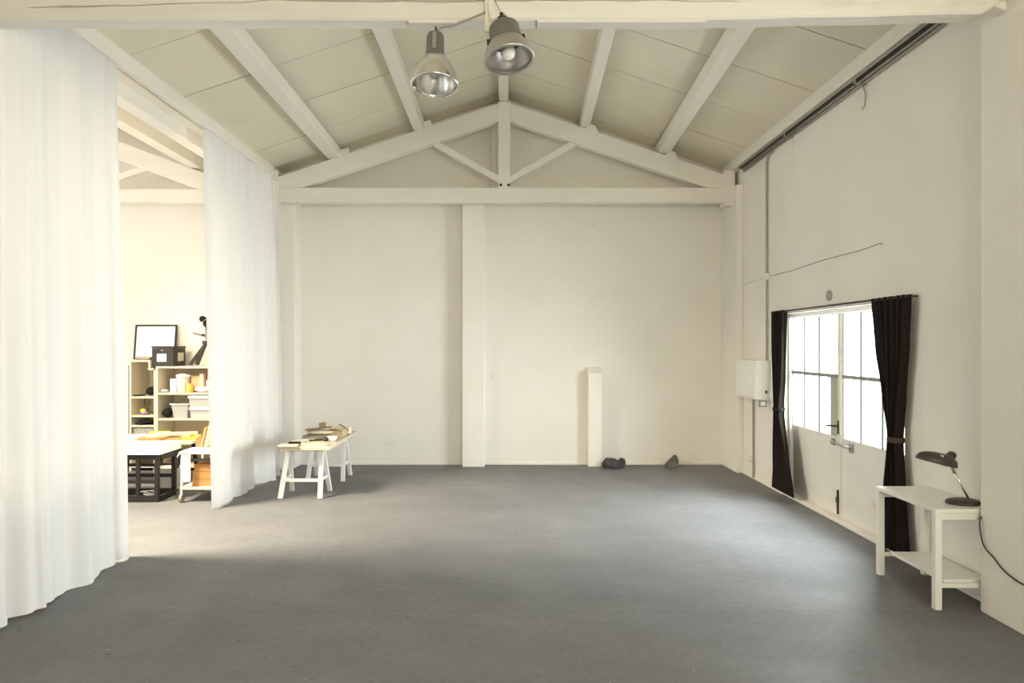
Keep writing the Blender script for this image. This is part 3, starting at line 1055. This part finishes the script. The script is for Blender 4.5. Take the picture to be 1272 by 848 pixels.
MB().lathe([(.018, .03), (.03, -.0), (.026, -.022), (.0, -.03)], ms @ Matrix.Translation((.06, 0, .012)), 16).build('bulb', M_BULB, t, smooth=True)
cp = [(3.46, 5.03, .752), (3.455, 4.885, .735), (3.372, 4.86, .66), (3.368, 4.84, .54), (3.368, 4.80, .475), (3.372, 4.72, .43), (3.372, 4.65, .385), (3.372, 4.56, .355), (3.372, 4.45, .342), (3.372, 4.30, .36), (3.372, 4.2, .40)]


def spline(p, k=6):
    p = [Vector(q) for q in p]
    out = []
    for i in range(len(p) - 1):
        a, b, c, d = p[max(i - 1, 0)], p[i], p[i + 1], p[min(i + 2, len(p) - 1)]
        for j in range(k):
            s = j / k
            out.append(.5 * ((2 * b) + (c - a) * s + (2 * a - 5 * b + 4 * c - d) * s * s + (3 * b - a - 3 * c + d) * s ** 3))
    out.append(p[-1])
    return out


o = MB().tube(spline(cp), .005, 8).build('cord', M_DARKMET, t, smooth=True)

# ------------------------------------------------------------------ trestle table with clutter
def trestle(label, yc):
    t = thing('trestle', label, 'trestle', (-2.56, 0, 0), 'white trestles')
    MB().box(-2.80, -2.31, -.035, .035, .555, .600).build('top_bar', M_WHITEP, t, bevel=.004)
    for x, dx in ((-2.77, -.035), (-2.345, .035)):
        for sg in (-1, 1):
            MB().beam((x + dx, sg * .235, 0), (x, sg * .03, .575), .045, .055, up=(1, 0, 0)).build('leg', M_WHITEP, t, bevel=.003)
        k = .22 / .575
        yy = .235 - .205 * k
        xx = x + dx * (1 - k)
        MB().box(xx - .012, xx + .012, -yy, yy, .20, .235).build('side_stretcher', M_WHITEP, t, bevel=.002)
    k = .22 / .575
    yy = .235 - .205 * k
    MB().box(-2.79, -2.325, -yy - .03, -yy - .012, .20, .24).build('stretcher', M_WHITEP, t, bevel=.002)
    return t


t1 = trestle('nearer white wooden trestle carrying the cluttered worktop by the left curtain', 0)
t1.location = (-2.56, 8.70, 0)
t2 = copy_tree(t1)
t2['label'] = 'farther white wooden trestle carrying the cluttered worktop, nearer the back wall'
t2.location = (-2.535, 9.77, 0)
board = MB().box(-2.80, -2.185, 8.44, 10.0, .60, .648).build('trestle_board', M_PLY, None, bevel=.008)
tag(board, 'pale plywood worktop lying across the two white trestles', 'tabletop')
ZT = .648


def item(name, label, cat, mb, m, **k):
    return tag(mb.build(name, m, None, **k), label, cat)


item('flat_tray', 'flat white tablet overhanging the near left worktop corner', 'tray', MB().cbox((-2.70, 8.50, ZT + .014), (.24, .22, .028), (0, 0, .06)), M_CREAM, bevel=.008)
item('black_bar', 'short black bar lying on the flat white tablet', 'bar', MB().cbox((-2.64, 8.52, ZT + .028 + .012), (.15, .035, .024), (0, 0, .05)), M_BLACKCLOTH, bevel=.005)
t = thing('shallow_tray', 'cream shallow tray at the near edge of the worktop', 'tray', (-2.40, 8.56, ZT))
MB().cbox((-2.40, 8.56, ZT + .006), (.30, .18, .012)).build('bottom', M_CREAM, t)
for dx, dy, sx, sy in ((0, -.085, .30, .012), (0, .085, .30, .012), (-.145, 0, .012, .18), (.145, 0, .012, .18)):
    MB().cbox((-2.40 + dx, 8.56 + dy, ZT + .028), (sx, sy, .032)).build('rim', M_CREAM, t)
t = thing('round_head_mallet', 'dark mallet with round head laid across the cream tray', 'mallet', (-2.40, 8.60, ZT + .045))
MB().cyl((-2.48, 8.58, ZT + .06), (-2.32, 8.60, ZT + .064), .011, n=10).build('handle', M_BLACKWOOD, t, smooth='auto')
MB().blob((-2.275, 8.60, ZT + .072), (.038, .034, .030), .05, 3).build('head', M_DARKMET, t, smooth=True)
item('paper_stack', 'stack of white paper beside the clay slabs on the worktop', 'paper', MB().cbox((-2.62, 8.80, ZT + .02), (.24, .20, .04), (0, 0, -.1)), M_PAPER, bevel=.003)
item('clay_slab', 'thick taupe clay slab, lowest of the small pile on the worktop', 'slab', MB().blob((-2.51, 9.06, ZT + .043), (.20, .16, .042), .10, 5, 3), M_TAUPE, smooth=True)
item('clay_slab', 'cream clay slab in the middle of the small pile on the worktop', 'slab', MB().blob((-2.47, 9.06, ZT + .105), (.17, .13, .030), .10, 8, 3), M_CREAM, smooth=True)
item('thin_board', 'thin brown board tilted on top of the clay pile', 'board', MB().cbox((-2.49, 9.06, ZT + .152), (.34, .12, .014), (0, -.10, .1)), M_BROWN, bevel=.002)
item('wood_block', 'small reddish brown block on top of the clay pile', 'block', MB().cbox((-2.44, 9.06, ZT + .200), (.085, .07, .062), (0, -.10, .2)), M_BROWN, bevel=.006)
item('small_bowl', 'small white bowl beside the clay pile on the worktop', 'bowl', MB().lathe([(.03, 0), (.06, .03), (.075, .065), (.068, .065), (.05, .03), (.0, .012)], Matrix.Translation((-2.28, 8.92, ZT)), 20, True, False), M_PAPER, smooth=True)
t = thing('tan_box', 'tan cardboard box with lifted flaps at the far end of the worktop', 'box', (-2.35, 9.5, ZT))
MB().box(-2.49, -2.25, 9.38, 9.62, ZT, ZT + .085).build('carton', M_TAN, t, bevel=.004)
MB().cbox((-2.43, 9.42, ZT + .10), (.11, .20, .006), (0, -.35, 0)).build('flap', M_TAN, t)
MB().cbox((-2.31, 9.46, ZT + .098), (.11, .20, .006), (0, .30, 0)).build('flap', M_TAN, t)
item('dark_stick', 'dark slanting stick at the far right of the worktop', 'stick', MB().cyl((-2.40, 9.80, ZT + .125), (-2.235, 9.66, ZT + .055), .009, n=8), M_BROWN, smooth='auto')
item('white_tin', 'pale tin at the far right corner of the worktop', 'tin', MB().cyl((-2.26, 9.76, ZT), (-2.26, 9.76, ZT + .085), .045, n=18), M_PINK, smooth='auto')
item('white_carton', 'white carton under the dark stick on the worktop', 'carton', MB().cbox((-2.46, 9.82, ZT + .035), (.16, .14, .07), (0, 0, .15)), M_PAPER, bevel=.003)

# ------------------------------------------------------------------ stones by the back wall
def rock(mb, pts):
    bm = bmesh.new()
    for p in pts:
        bm.verts.new(p)
    r = bmesh.ops.convex_hull(bm, input=bm.verts)
    bmesh.ops.delete(bm, geom=[e for e in r['geom_interior'] + r['geom_unused'] if isinstance(e, bmesh.types.BMVert)], context='VERTS')
    bmesh.ops.triangulate(bm, faces=bm.faces)
    bmesh.ops.subdivide_edges(bm, edges=bm.edges, cuts=2, use_grid_fill=True)
    bm.normal_update()
    for v in bm.verts:
        nz = mnoise.noise(v.co * 16) * .010 + mnoise.noise(v.co * 40) * .005
        if v.co.z > .015:
            v.co += v.normal * nz
    bm.verts.index_update()
    mb.add([v.co.copy() for v in bm.verts], [tuple(v.index for v in f.verts) for f in bm.faces])
    bm.free()
    return mb


mb = MB()
rock(mb, [(1.50, 10.62, 0), (1.55, 10.53, 0), (1.68, 10.50, 0), (1.77, 10.56, 0), (1.74, 10.70, 0), (1.55, 10.72, 0), (1.475, 10.60, .07), (1.50, 10.56, .11), (1.56, 10.54, .145), (1.66, 10.52, .15),
          (1.745, 10.53, .09), (1.70, 10.50, .05), (1.58, 10.50, .06), (1.56, 10.68, .15), (1.70, 10.66, .14)])
rock(mb, [(1.72, 10.60, 0), (1.80, 10.58, 0), (1.84, 10.64, 0), (1.80, 10.74, 0), (1.71, 10.72, 0), (1.73, 10.59, .13), (1.80, 10.58, .155), (1.85, 10.62, .13), (1.855, 10.62, .06), (1.80, 10.70, .15)])
tag(mb.build('stone', M_STONE, smooth=False), 'long dark stone on the floor by the low wall stub', 'stone', 'stones')
mb = MB()
rock(mb, [(2.48, 10.72, 0), (2.54, 10.63, 0), (2.66, 10.62, 0), (2.70, 10.70, 0), (2.66, 10.83, 0), (2.52, 10.82, 0), (2.50, 10.71, .06), (2.56, 10.67, .13), (2.63, 10.69, .195), (2.67, 10.70, .175), (2.695, 10.69, .10), (2.64, 10.78, .17)])
tag(mb.build('stone', M_STONE2, smooth=False), 'pointed grey stone near the right corner of the back wall', 'stone', 'stones')

# ------------------------------------------------------------------ neighbouring bay: shelving
YS = 10.33
t = thing('shelf_unit', 'tall cream shelf unit with wide shelves against the far wall', 'shelf', (-4.65, 10.6, 0))
for x0_, x1_ in ((-5.305, -5.275), (-4.03, -4.0)):
    MB().box(x0_, x1_, YS, 10.87, 0, 1.56).build('side_panel', M_SHELF, t, bevel=.002)
for z in (.05, .40, .765, 1.155, 1.555):
    MB().box(-5.275 if z < 1.5 else -5.305, -4.03 if z < 1.5 else -4.0, YS, 10.87, z, z + .03).build('shelf_board', M_SHELF, t, bevel=.002)
MB().box(-5.275, -4.03, 10.862, 10.87, .05, 1.56).build('back_panel', M_SHELF, t)
t = thing('shelf_unit', 'narrow cream shelf unit left of the wide shelves', 'shelf', (-5.5, 10.6, 0))
for x0_, x1_, zz in ((-5.71, -5.68, 1.65), (-5.34, -5.31, 1.555)):
    MB().box(x0_, x1_, YS + .005, 10.87, 0, zz).build('side_panel', M_SHELF, t, bevel=.002)
for z in (.05, .30, .525, .665, .815, 1.10, 1.65):
    MB().box(-5.68 if z < 1.6 else -5.71, -5.34 if z < 1.6 else -5.39, YS + .005, 10.87, z, z + .028).build('shelf_board', M_SHELF, t, bevel=.002)
MB().box(-5.418, -5.39, YS + .005, 10.87, 1.556, 1.65).build('side_panel', M_SHELF, t)
MB().box(-5.43, -5.31, YS + .005, 10.87, 1.53, 1.555).build('shelf_board', M_SHELF, t)

# on top
t = thing('picture_frame', 'thin black picture frame with white sheet on the narrow shelf unit', 'frame', (-5.58, 10.75, 1.68))
mf = Matrix.Translation((-5.56, 10.785, 1.682)) @ Euler((math.radians(-7), 0, 0)).to_matrix().to_4x4()
for b in ((-.33, .33, -.012, .012, .525, .55), (-.33, .33, -.012, .012, 0, .025), (-.33, -.305, -.012, .012, .025, .525), (.305, .33, -.012, .012, .025, .525)):
    MB().box(*b, mf).build('frame_bar', M_BLACKWOOD, t)
MB().box(-.305, .305, -.004, .006, .025, .525, mf).build('sheet', M_PAPER, t)
t = thing('charcoal_box', 'charcoal storage box with white labels on top of the shelves', 'box', (-5.21, 10.6, 1.59))
MB().box(-5.38, -5.055, 10.36, 10.755, 1.588, 1.86).build('box_body', M_INKBOX, t, bevel=.004)
MB().box(-5.385, -5.05, 10.355, 10.76, 1.862, 1.89).build('lid', M_INKBOX, t, bevel=.004)
MB().box(-5.30, -5.16, 10.354, 10.36, 1.655, 1.775).build('label_card', M_PAPER, t)
MB().box(-5.055, -5.048, 10.50, 10.68, 1.66, 1.79).build('label_card', M_CREAM, t)
MB().box(-5.24, -5.20, 10.35, 10.356, 1.82, 1.835).build('catch', M_STEEL, t)
# relief: small items left of the box
item('rolled_papers', 'low roll of brown papers in front of the framed sheet', 'roll', MB().cyl((-5.66, 10.45, 1.704), (-5.42, 10.42, 1.704), .025, n=14).cyl((-5.64, 10.40, 1.70), (-5.42, 10.38, 1.70), .018, n=14), M_TAUPE, smooth='auto')

# dark studio stand with three round knobs
t = thing('studio_stand', 'dark splayed stand with pale body and three black discs, on the shelves', 'stand', (-4.62, 10.6, 1.585))
for a, b in (((-4.86, 10.50, 1.608), (-4.66, 10.58, 1.93)), ((-4.74, 10.45, 1.608), (-4.64, 10.55, 1.95)), ((-4.53, 10.66, 1.608), (-4.58, 10.60, 1.95))):
    MB().beam(a, b, .06, .055, taper=.85).build('leg', M_DARKMET, t, bevel=.006)
MB().box(-4.68, -4.48, 10.50, 10.66, 1.92, 1.975).build('collar', M_DARKMET, t, bevel=.006)
MB().lathe([(.07, 0), (.095, .05), (.09, .18), (.06, .26)], Matrix.Translation((-4.57, 10.58, 1.975)), 20).build('body', M_STANDGREY, t, smooth='auto')
MB().cyl((-4.60, 10.49, 2.24), (-4.60, 10.62, 2.24), .07, n=22).build('lens_barrel', M_STANDGREY, t, smooth='auto')
MB().cyl((-4.60, 10.478, 2.24), (-4.60, 10.49, 2.24), .055, n=22).build('lens', M_BLACKCLOTH, t, smooth='auto')
for c in ((-4.69, 10.52, 2.31), (-4.57, 10.52, 2.36)):
    MB().cyl(c, (c[0], c[1] + .05, c[2]), .046, n=18).build('disc', M_BLACKCLOTH, t, smooth='auto')
MB().beam((-4.64, 10.54, 2.045), (-4.82, 10.50, 2.09), .035, .03).build('side_arm', M_STANDGREY, t)
MB().cyl((-4.57, 10.46, 2.16), (-4.57, 10.50, 2.16), .04, n=16).build('dial', M_DARKMET, t, smooth='auto')
MB().cyl((-4.66, 10.47, 2.06), (-4.66, 10.50, 2.06), .02, n=12).build('knob', M_DARKMET, t)
item('grey_cylinder', 'pale grey sheet roll standing behind the dark stand', 'roll', MB().cyl((-4.42, 10.79, 1.586), (-4.42, 10.79, 1.90), .07, n=20), M_MILK, smooth='auto')

# shelf z 1.185 (upper)
ZU = 1.186
item('folded_cloth', 'blue and white folded cloth at the left of the upper shelf', 'cloth', MB().blob((-5.205, 10.40, ZU + .026), (.055, .06, .022), .12, 2), M_BLUEW, smooth=True)
item('white_carton', 'small white carton beside the tall bag on the upper shelf', 'carton', MB().box(-5.165, -5.065, 10.48, 10.62, ZU, ZU + .205), M_PAPER, bevel=.004)
t = thing('plastic_tub', 'tall milky plastic tub on the upper shelf', 'tub', (-4.96, 10.5, ZU))
MB().lathe([(.075, 0), (.085, .02), (.095, .235), (.10, .24)], Matrix.Translation((-4.955, 10.47, ZU)), 24).build('tub', M_MILK, t, smooth='auto')
MB().lathe([(.104, .24), (.104, .26), (.08, .272), (.03, .285)], Matrix.Translation((-4.955, 10.47, ZU)), 24).build('lid', M_PAPER, t, smooth='auto')
item('amber_jar', 'orange jar in front of the tan carton on the upper shelf', 'jar', MB().lathe([(.045, 0), (.05, .01), (.05, .10), (.035, .12), (.035, .14)], Matrix.Translation((-4.82, 10.395, ZU)), 18), M_AMBER, smooth='auto')
item('tan_carton', 'tan cardboard carton behind the orange jar', 'carton', MB().box(-4.855, -4.715, 10.50, 10.68, ZU, ZU + .25), M_TAN, bevel=.004)
item('peach_carton', 'upright peach carton on the upper shelf', 'carton', MB().box(-4.705, -4.645, 10.46, 10.60, ZU, ZU + .285), M_PEACH, bevel=.003)
item('white_packets', 'low white packets at the front of the upper shelf', 'packet', MB().blob((-4.63, 10.40, ZU + .048), (.12, .05, .042), .12, 14, 3), M_PAPER, smooth=True)
item('pink_carton', 'pale pink carton below the terracotta box on the upper shelf', 'carton', MB().box(-4.62, -4.49, 10.50, 10.68, ZU, ZU + .18), M_PINK, bevel=.003)
item('terracotta_box', 'small terracotta box lying on the pale pink carton', 'box', MB().box(-4.61, -4.51, 10.51, 10.66, ZU + .181, ZU + .275), M_TERRA, bevel=.003)
t = thing('dark_canister', 'dark canister standing on the pale shelf box near the curtain', 'canister', (-4.44, 10.55, ZU))
MB().cyl((-4.435, 10.52, ZU), (-4.435, 10.52, ZU + .28), .04, n=16).build('canister', M_MILK, t, smooth='auto')
MB().cyl((-4.435, 10.52, ZU + .281), (-4.435, 10.52, ZU + .345), .035, n=16).build('cap', M_GREYBOX, t, smooth='auto')

# lower shelf z .795
ZM = .796
item('black_bag', 'round black bag at the left of the middle shelf', 'bag', MB().blob((-5.19, 10.46, ZM + .078), (.068, .085, .072), .12, 4, 3), M_BLACKCLOTH, smooth=True)


def crate(name, label, x0_, x1_, y0_, y1_, z0_, h, flare, lid, contents):
    t = thing(name, label, 'bin', ((x0_ + x1_) / 2, (y0_ + y1_) / 2, z0_))
    f = flare
    a = [(x0_ + f, y0_ + f), (x1_ - f, y0_ + f), (x1_ - f, y1_ - f), (x0_ + f, y1_ - f)]
    b = [(x0_, y0_), (x1_, y0_), (x1_, y1_), (x0_, y1_)]
    mb = MB()
    vs = [(p[0], p[1], z0_) for p in a] + [(p[0], p[1], z0_ + h) for p in b]
    mb.add(vs, [(0, 3, 2, 1), (0, 1, 5, 4), (1, 2, 6, 5), (2, 3, 7, 6), (3, 0, 4, 7)])
    mb.build('tub', M_CRATE, t)
    w_ = .014
    MB().box(x0_ - w_, x1_ + w_, y0_ - w_, y0_, z0_ + h - .02, z0_ + h).box(x0_ - w_, x1_ + w_, y1_, y1_ + w_, z0_ + h - .02, z0_ + h).box(x0_ - w_, x0_, y0_, y1_, z0_ + h - .02, z0_ + h).box(x1_, x1_ + w_, y0_, y1_, z0_ + h - .02, z0_ + h).build('rim', M_MILK, t)
    if lid:
        MB().box(x0_ - .012, x1_ + .012, y0_ - .012, y1_ + .012, z0_ + h, z0_ + h + .02).build('lid', M_PAPER, t, bevel=.004)
    for c in contents:
        MB().box(*c[0]).build('contents', c[1], t)
    return t


crate('plastic_bin', 'open tapered plastic bin beside the black bag on the middle shelf', -5.09, -4.83, 10.36, 10.64, ZM, .225, .03, False,
      [((-5.02, -4.90, 10.42, 10.56, ZM + .005, ZM + .16), M_ALUD)])
crate('drawer_bin', 'translucent lidded bin, lower one of the pair on the middle shelf', -4.80, -4.51, 10.36, 10.66, ZM, .145, .008, True,
      [((-4.78, -4.53, 10.40, 10.62, ZM + .005, ZM + .07), M_PINK)])
crate('drawer_bin', 'translucent lidded bin stacked on another on the middle shelf', -4.815, -4.505, 10.36, 10.66, ZM + .167, .155, .008, True,
      [((-4.78, -4.60, 10.42, 10.60, ZM + .175, ZM + .24), M_STEEL)])
item('hand_tool', 'short black tool sticking up behind the tapered bin', 'tool', MB().cyl((-4.90, 10.70, ZM), (-4.845, 10.69, ZM + .275), .018, n=10), M_BLACKCLOTH, smooth='auto')

# narrow unit contents
t = thing('camera_bag', 'black bundle with strap on the narrow unit shelf', 'bag', (-5.45, 10.45, 1.13))
MB().blob((-5.435, 10.46, 1.205), (.075, .09, .066), .15, 9, 3).build('bag', M_BLACKCLOTH, t, smooth=True)
MB().tube([(-5.50, 10.40, 1.15), (-5.56, 10.36, 1.145), (-5.62, 10.355, 1.143), (-5.655, 10.36, 1.145)], .011).build('strap', M_BLACKCLOTH, t, smooth=True)
item('wire_hook', 'dark wire bracket hanging below the black bundle', 'hook', MB().tube([(-5.51, 10.40, 1.094), (-5.51, 10.40, .99), (-5.50, 10.40, .985), (-5.44, 10.40, .985), (-5.43, 10.40, .99), (-5.43, 10.40, 1.094)], .005, 6), M_DARKMET, smooth=True)
t = thing('toy_ball', 'yellow and violet rounded object on the narrow unit shelf', 'ball', (-5.53, 10.42, .845))
MB().blob((-5.545, 10.42, .905), (.045, .045, .035), .1, 6).build('upper_half', M_YELLOW, t, smooth=True)
MB().blob((-5.52, 10.42, .872), (.06, .05, .029), .1, 7).build('lower_half', M_VIOLET, t, smooth=True)
item('black_folder', 'black slanting folder on the second lowest visible narrow shelf', 'folder', MB().cbox((-5.50, 10.5, .735), (.26, .30, .03), (0, -.16, 0)), M_BLACKCLOTH, bevel=.004)
item('speckled_box', 'speckled grey box on the lowest visible narrow shelf', 'box', MB().box(-5.66, -5.36, 10.36, 10.66, .554, .655), M_GREYSPK, bevel=.004)
item('blue_binder', 'blue-edged dark panel standing left of the narrow unit', 'panel', MB().box(-5.76, -5.73, 10.40, 10.86, 0, 1.60), M_BLUEDK, bevel=.003)

# ------------------------------------------------------------------ workbench, second bench, trolley
t = thing('workbench', 'low bench with thick white slab on black timber frame', 'bench', (-4.8, 8.5, 0))
MB().box(-5.50, -4.185, 8.25, 8.79, .578, .675).build('slab', M_PAPER, t, bevel=.004)
for x in (-5.40, -4.245):
    for y in (8.30, 8.72):
        MB().box(x - .024, x + .024, y - .024, y + .024, 0, .578).build('leg', M_BLACKWOOD, t, bevel=.003)
for y in (8.30, 8.72):
    MB().box(-5.376, -4.269, y - .02, y + .02, .515, .577).build('rail', M_BLACKWOOD, t)
    MB().box(-5.36, -4.27, y - .02, y + .02, .225, .265).build('rail', M_BLACKWOOD, t)
    MB().box(-5.376, -4.269, y - .025, y + .025, .0, .075).build('foot_rail', M_BLACKWOOD, t)
MB().box(-4.27, -4.22, 8.34, 8.68, .0, .06).build('foot_rail', M_BLACKWOOD, t)
MB().box(-4.27, -4.22, 8.34, 8.68, .50, .577).build('rail', M_BLACKWOOD, t)
MB().box(-4.50, -4.455, 8.285, 8.315, .075, .515).build('middle_post', M_BLACKWOOD, t)
item('coiled_cable', 'tangle of cable on the bench foot behind its black post', 'cable', MB().tube([(-4.46 + .09 * math.cos(a * .9), 8.52 + .05 * math.sin(a * 1.3), .012 + .004 * a) for a in range(0, 22)], .006, 6), M_MILK, smooth=True)

t = thing('back_table', 'pale board table on dark trestle legs behind the black bench', 'table', (-4.75, 9.4, 0))
MB().box(-5.60, -4.15, 9.05, 9.75, .60, .632).build('tabletop', M_PLY, t, bevel=.003)
for x, dx in ((-5.30, -.1), (-4.62, .0), (-4.42, .06)):
    for y in (9.15, 9.62):
        MB().beam((x + dx, y - .05 if y < 9.4 else y + .05, 0), (x, y, .60), .04, .045, up=(1, 0, 0)).build('leg', M_BLACKWOOD, t)
MB().box(-5.30, -4.40, 9.36, 9.40, .24, .28).build('stretcher', M_BLACKWOOD, t)
item('storage_tub', 'pale grey tub on the floor under the board table', 'tub', MB().lathe([(.15, 0), (.18, .02), (.20, .30), (.19, .30), (.16, .03)], Matrix.Translation((-4.45, 9.0, .0)) @ Matrix.Diagonal((1, .7, 1, 1)), 24, True, True), M_MILK, smooth='auto')
item('white_board', 'white board lying at the left on the pale table', 'board', MB().box(-5.50, -4.98, 9.10, 9.60, .633, .655), M_PAPER, bevel=.002)
item('brown_board', 'long orange brown board on the pale table behind the bench', 'board', MB().cbox((-4.66, 9.36, .648), (.58, .46, .03), (0, 0, .12)), M_ORANGE, bevel=.002)
item('pale_board', 'pale board stacked on the orange brown board', 'board', MB().cbox((-4.60, 9.40, .676), (.56, .42, .024), (0, 0, .18)), M_PLY, bevel=.002)
item('pine_strip', 'long pine strip lying along the edge of the stacked boards', 'strip', MB().cbox((-4.44, 9.22, .700), (.50, .06, .022), (0, 0, .55)), M_PINE, bevel=.002)
item('lime_sheet', 'lime green sheet at the back of the pale table', 'sheet', MB().cbox((-4.90, 9.66, .66), (.26, .12, .05), (0, 0, .1)), M_GREEN, bevel=.002)

t = thing('trolley', 'white two-tier trolley on castors beside the far sheer curtain', 'trolley', (-3.75, 8.5, 0))
MB().box(-3.95, -3.47, 8.26, 8.86, .585, .612).build('top_tray', M_WHITE, t, bevel=.004)
MB().box(-3.95, -3.47, 8.26, 8.86, .155, .185).build('lower_tray', M_CREAM, t, bevel=.004)
for x in (-3.935, -3.485):
    for y in (8.275, 8.845):
        MB().cyl((x, y, .10), (x, y, .60), .013, n=10).build('post', M_WHITE, t, smooth='auto')
        MB().cyl((x - .014, y, .052), (x + .014, y, .052), .052, n=20).build('castor', M_TAUPE, t, smooth='auto')
        MB().box(x - .02, x - .015, y - .02, y + .02, .05, .155).box(x + .015, x + .02, y - .02, y + .02, .05, .155).build('castor_fork', M_STEEL, t)
MB().box(-3.93, -3.49, 8.27, 8.285, .50, .53).build('rail', M_DARKMET, t)


def sheet_fn(u, v):
    x = -3.975 + .50 * u
    s = v * .38
    y = 8.60 - s
    z = .617
    if x < -3.955:
        z = .617 - (-3.955 - x) * 2.5
    if y < 8.245:
        z -= (8.245 - y) * .9
        y = 8.245 - (8.245 - y) * .2
    return (x, y, z + .004 * math.sin(u * 9) * v)


item('paper_sheet', 'white paper sheet draped over the top of the trolley', 'paper', MB().grid(sheet_fn, 20, 16), M_PAPER, smooth=True, fix=False)
item('white_cloth', 'white cloth hanging from the left side of the trolley', 'cloth', MB().grid(lambda u, v: (-3.915 + .10 * u, 8.235 + .010 * math.sin(u * 9), .585 - .33 * v), 12, 6), M_PAPER, smooth=True, fix=False)
for i, z in enumerate((.186, .276, .366)):
    t = thing('wooden_tray', ('lowest orange wooden tray on the lower trolley shelf', 'middle orange wooden tray of the trolley stack', 'topmost orange wooden tray of the trolley stack')[i], 'tray', (-3.65, 8.5, z), 'orange wooden trays on the trolley')
    x0_ = -3.83 + .012 * i
    MB().box(x0_, -3.50, 8.32, 8.80, z, z + .008).build('bottom', M_ORANGE, t)
    for b in ((x0_, -3.50, 8.32, 8.334), (x0_, -3.50, 8.786, 8.80), (x0_, x0_ + .014, 8.334, 8.786), (-3.514, -3.50, 8.334, 8.786)):
        MB().box(b[0], b[1], b[2], b[3], z + .008, z + .086).build('side', M_ORANGE, t)
item('yellow_sheet', 'yellow sheet at the right end of the pale table by the trolley', 'sheet', MB().cbox((-4.255, 9.30, .647), (.17, .34, .026), (0, 0, .05)), M_YELLOW, bevel=.003)
item('dark_arch', 'dark brown curved piece standing on the trolley', 'arch', MB().prism([(-3.945, .619), (-3.94, .68), (-3.925, .735), (-3.89, .77), (-3.865, .775), (-3.855, .619)], 'y', 8.66, 8.72), M_BROWN, bevel=.005)
item('leaning_board', 'orange wooden board leaning upright on the trolley, left of the two', 'board', MB().cbox((-3.80, 8.68, .748), (.03, .24, .25), (0, .22, 0)), M_ORANGE, bevel=.002)
item('leaning_board', 'orange wooden board leaning upright on the trolley, right of the two', 'board', MB().cbox((-3.75, 8.68, .765), (.03, .24, .285), (0, .22, 0)), M_PINE, bevel=.002)
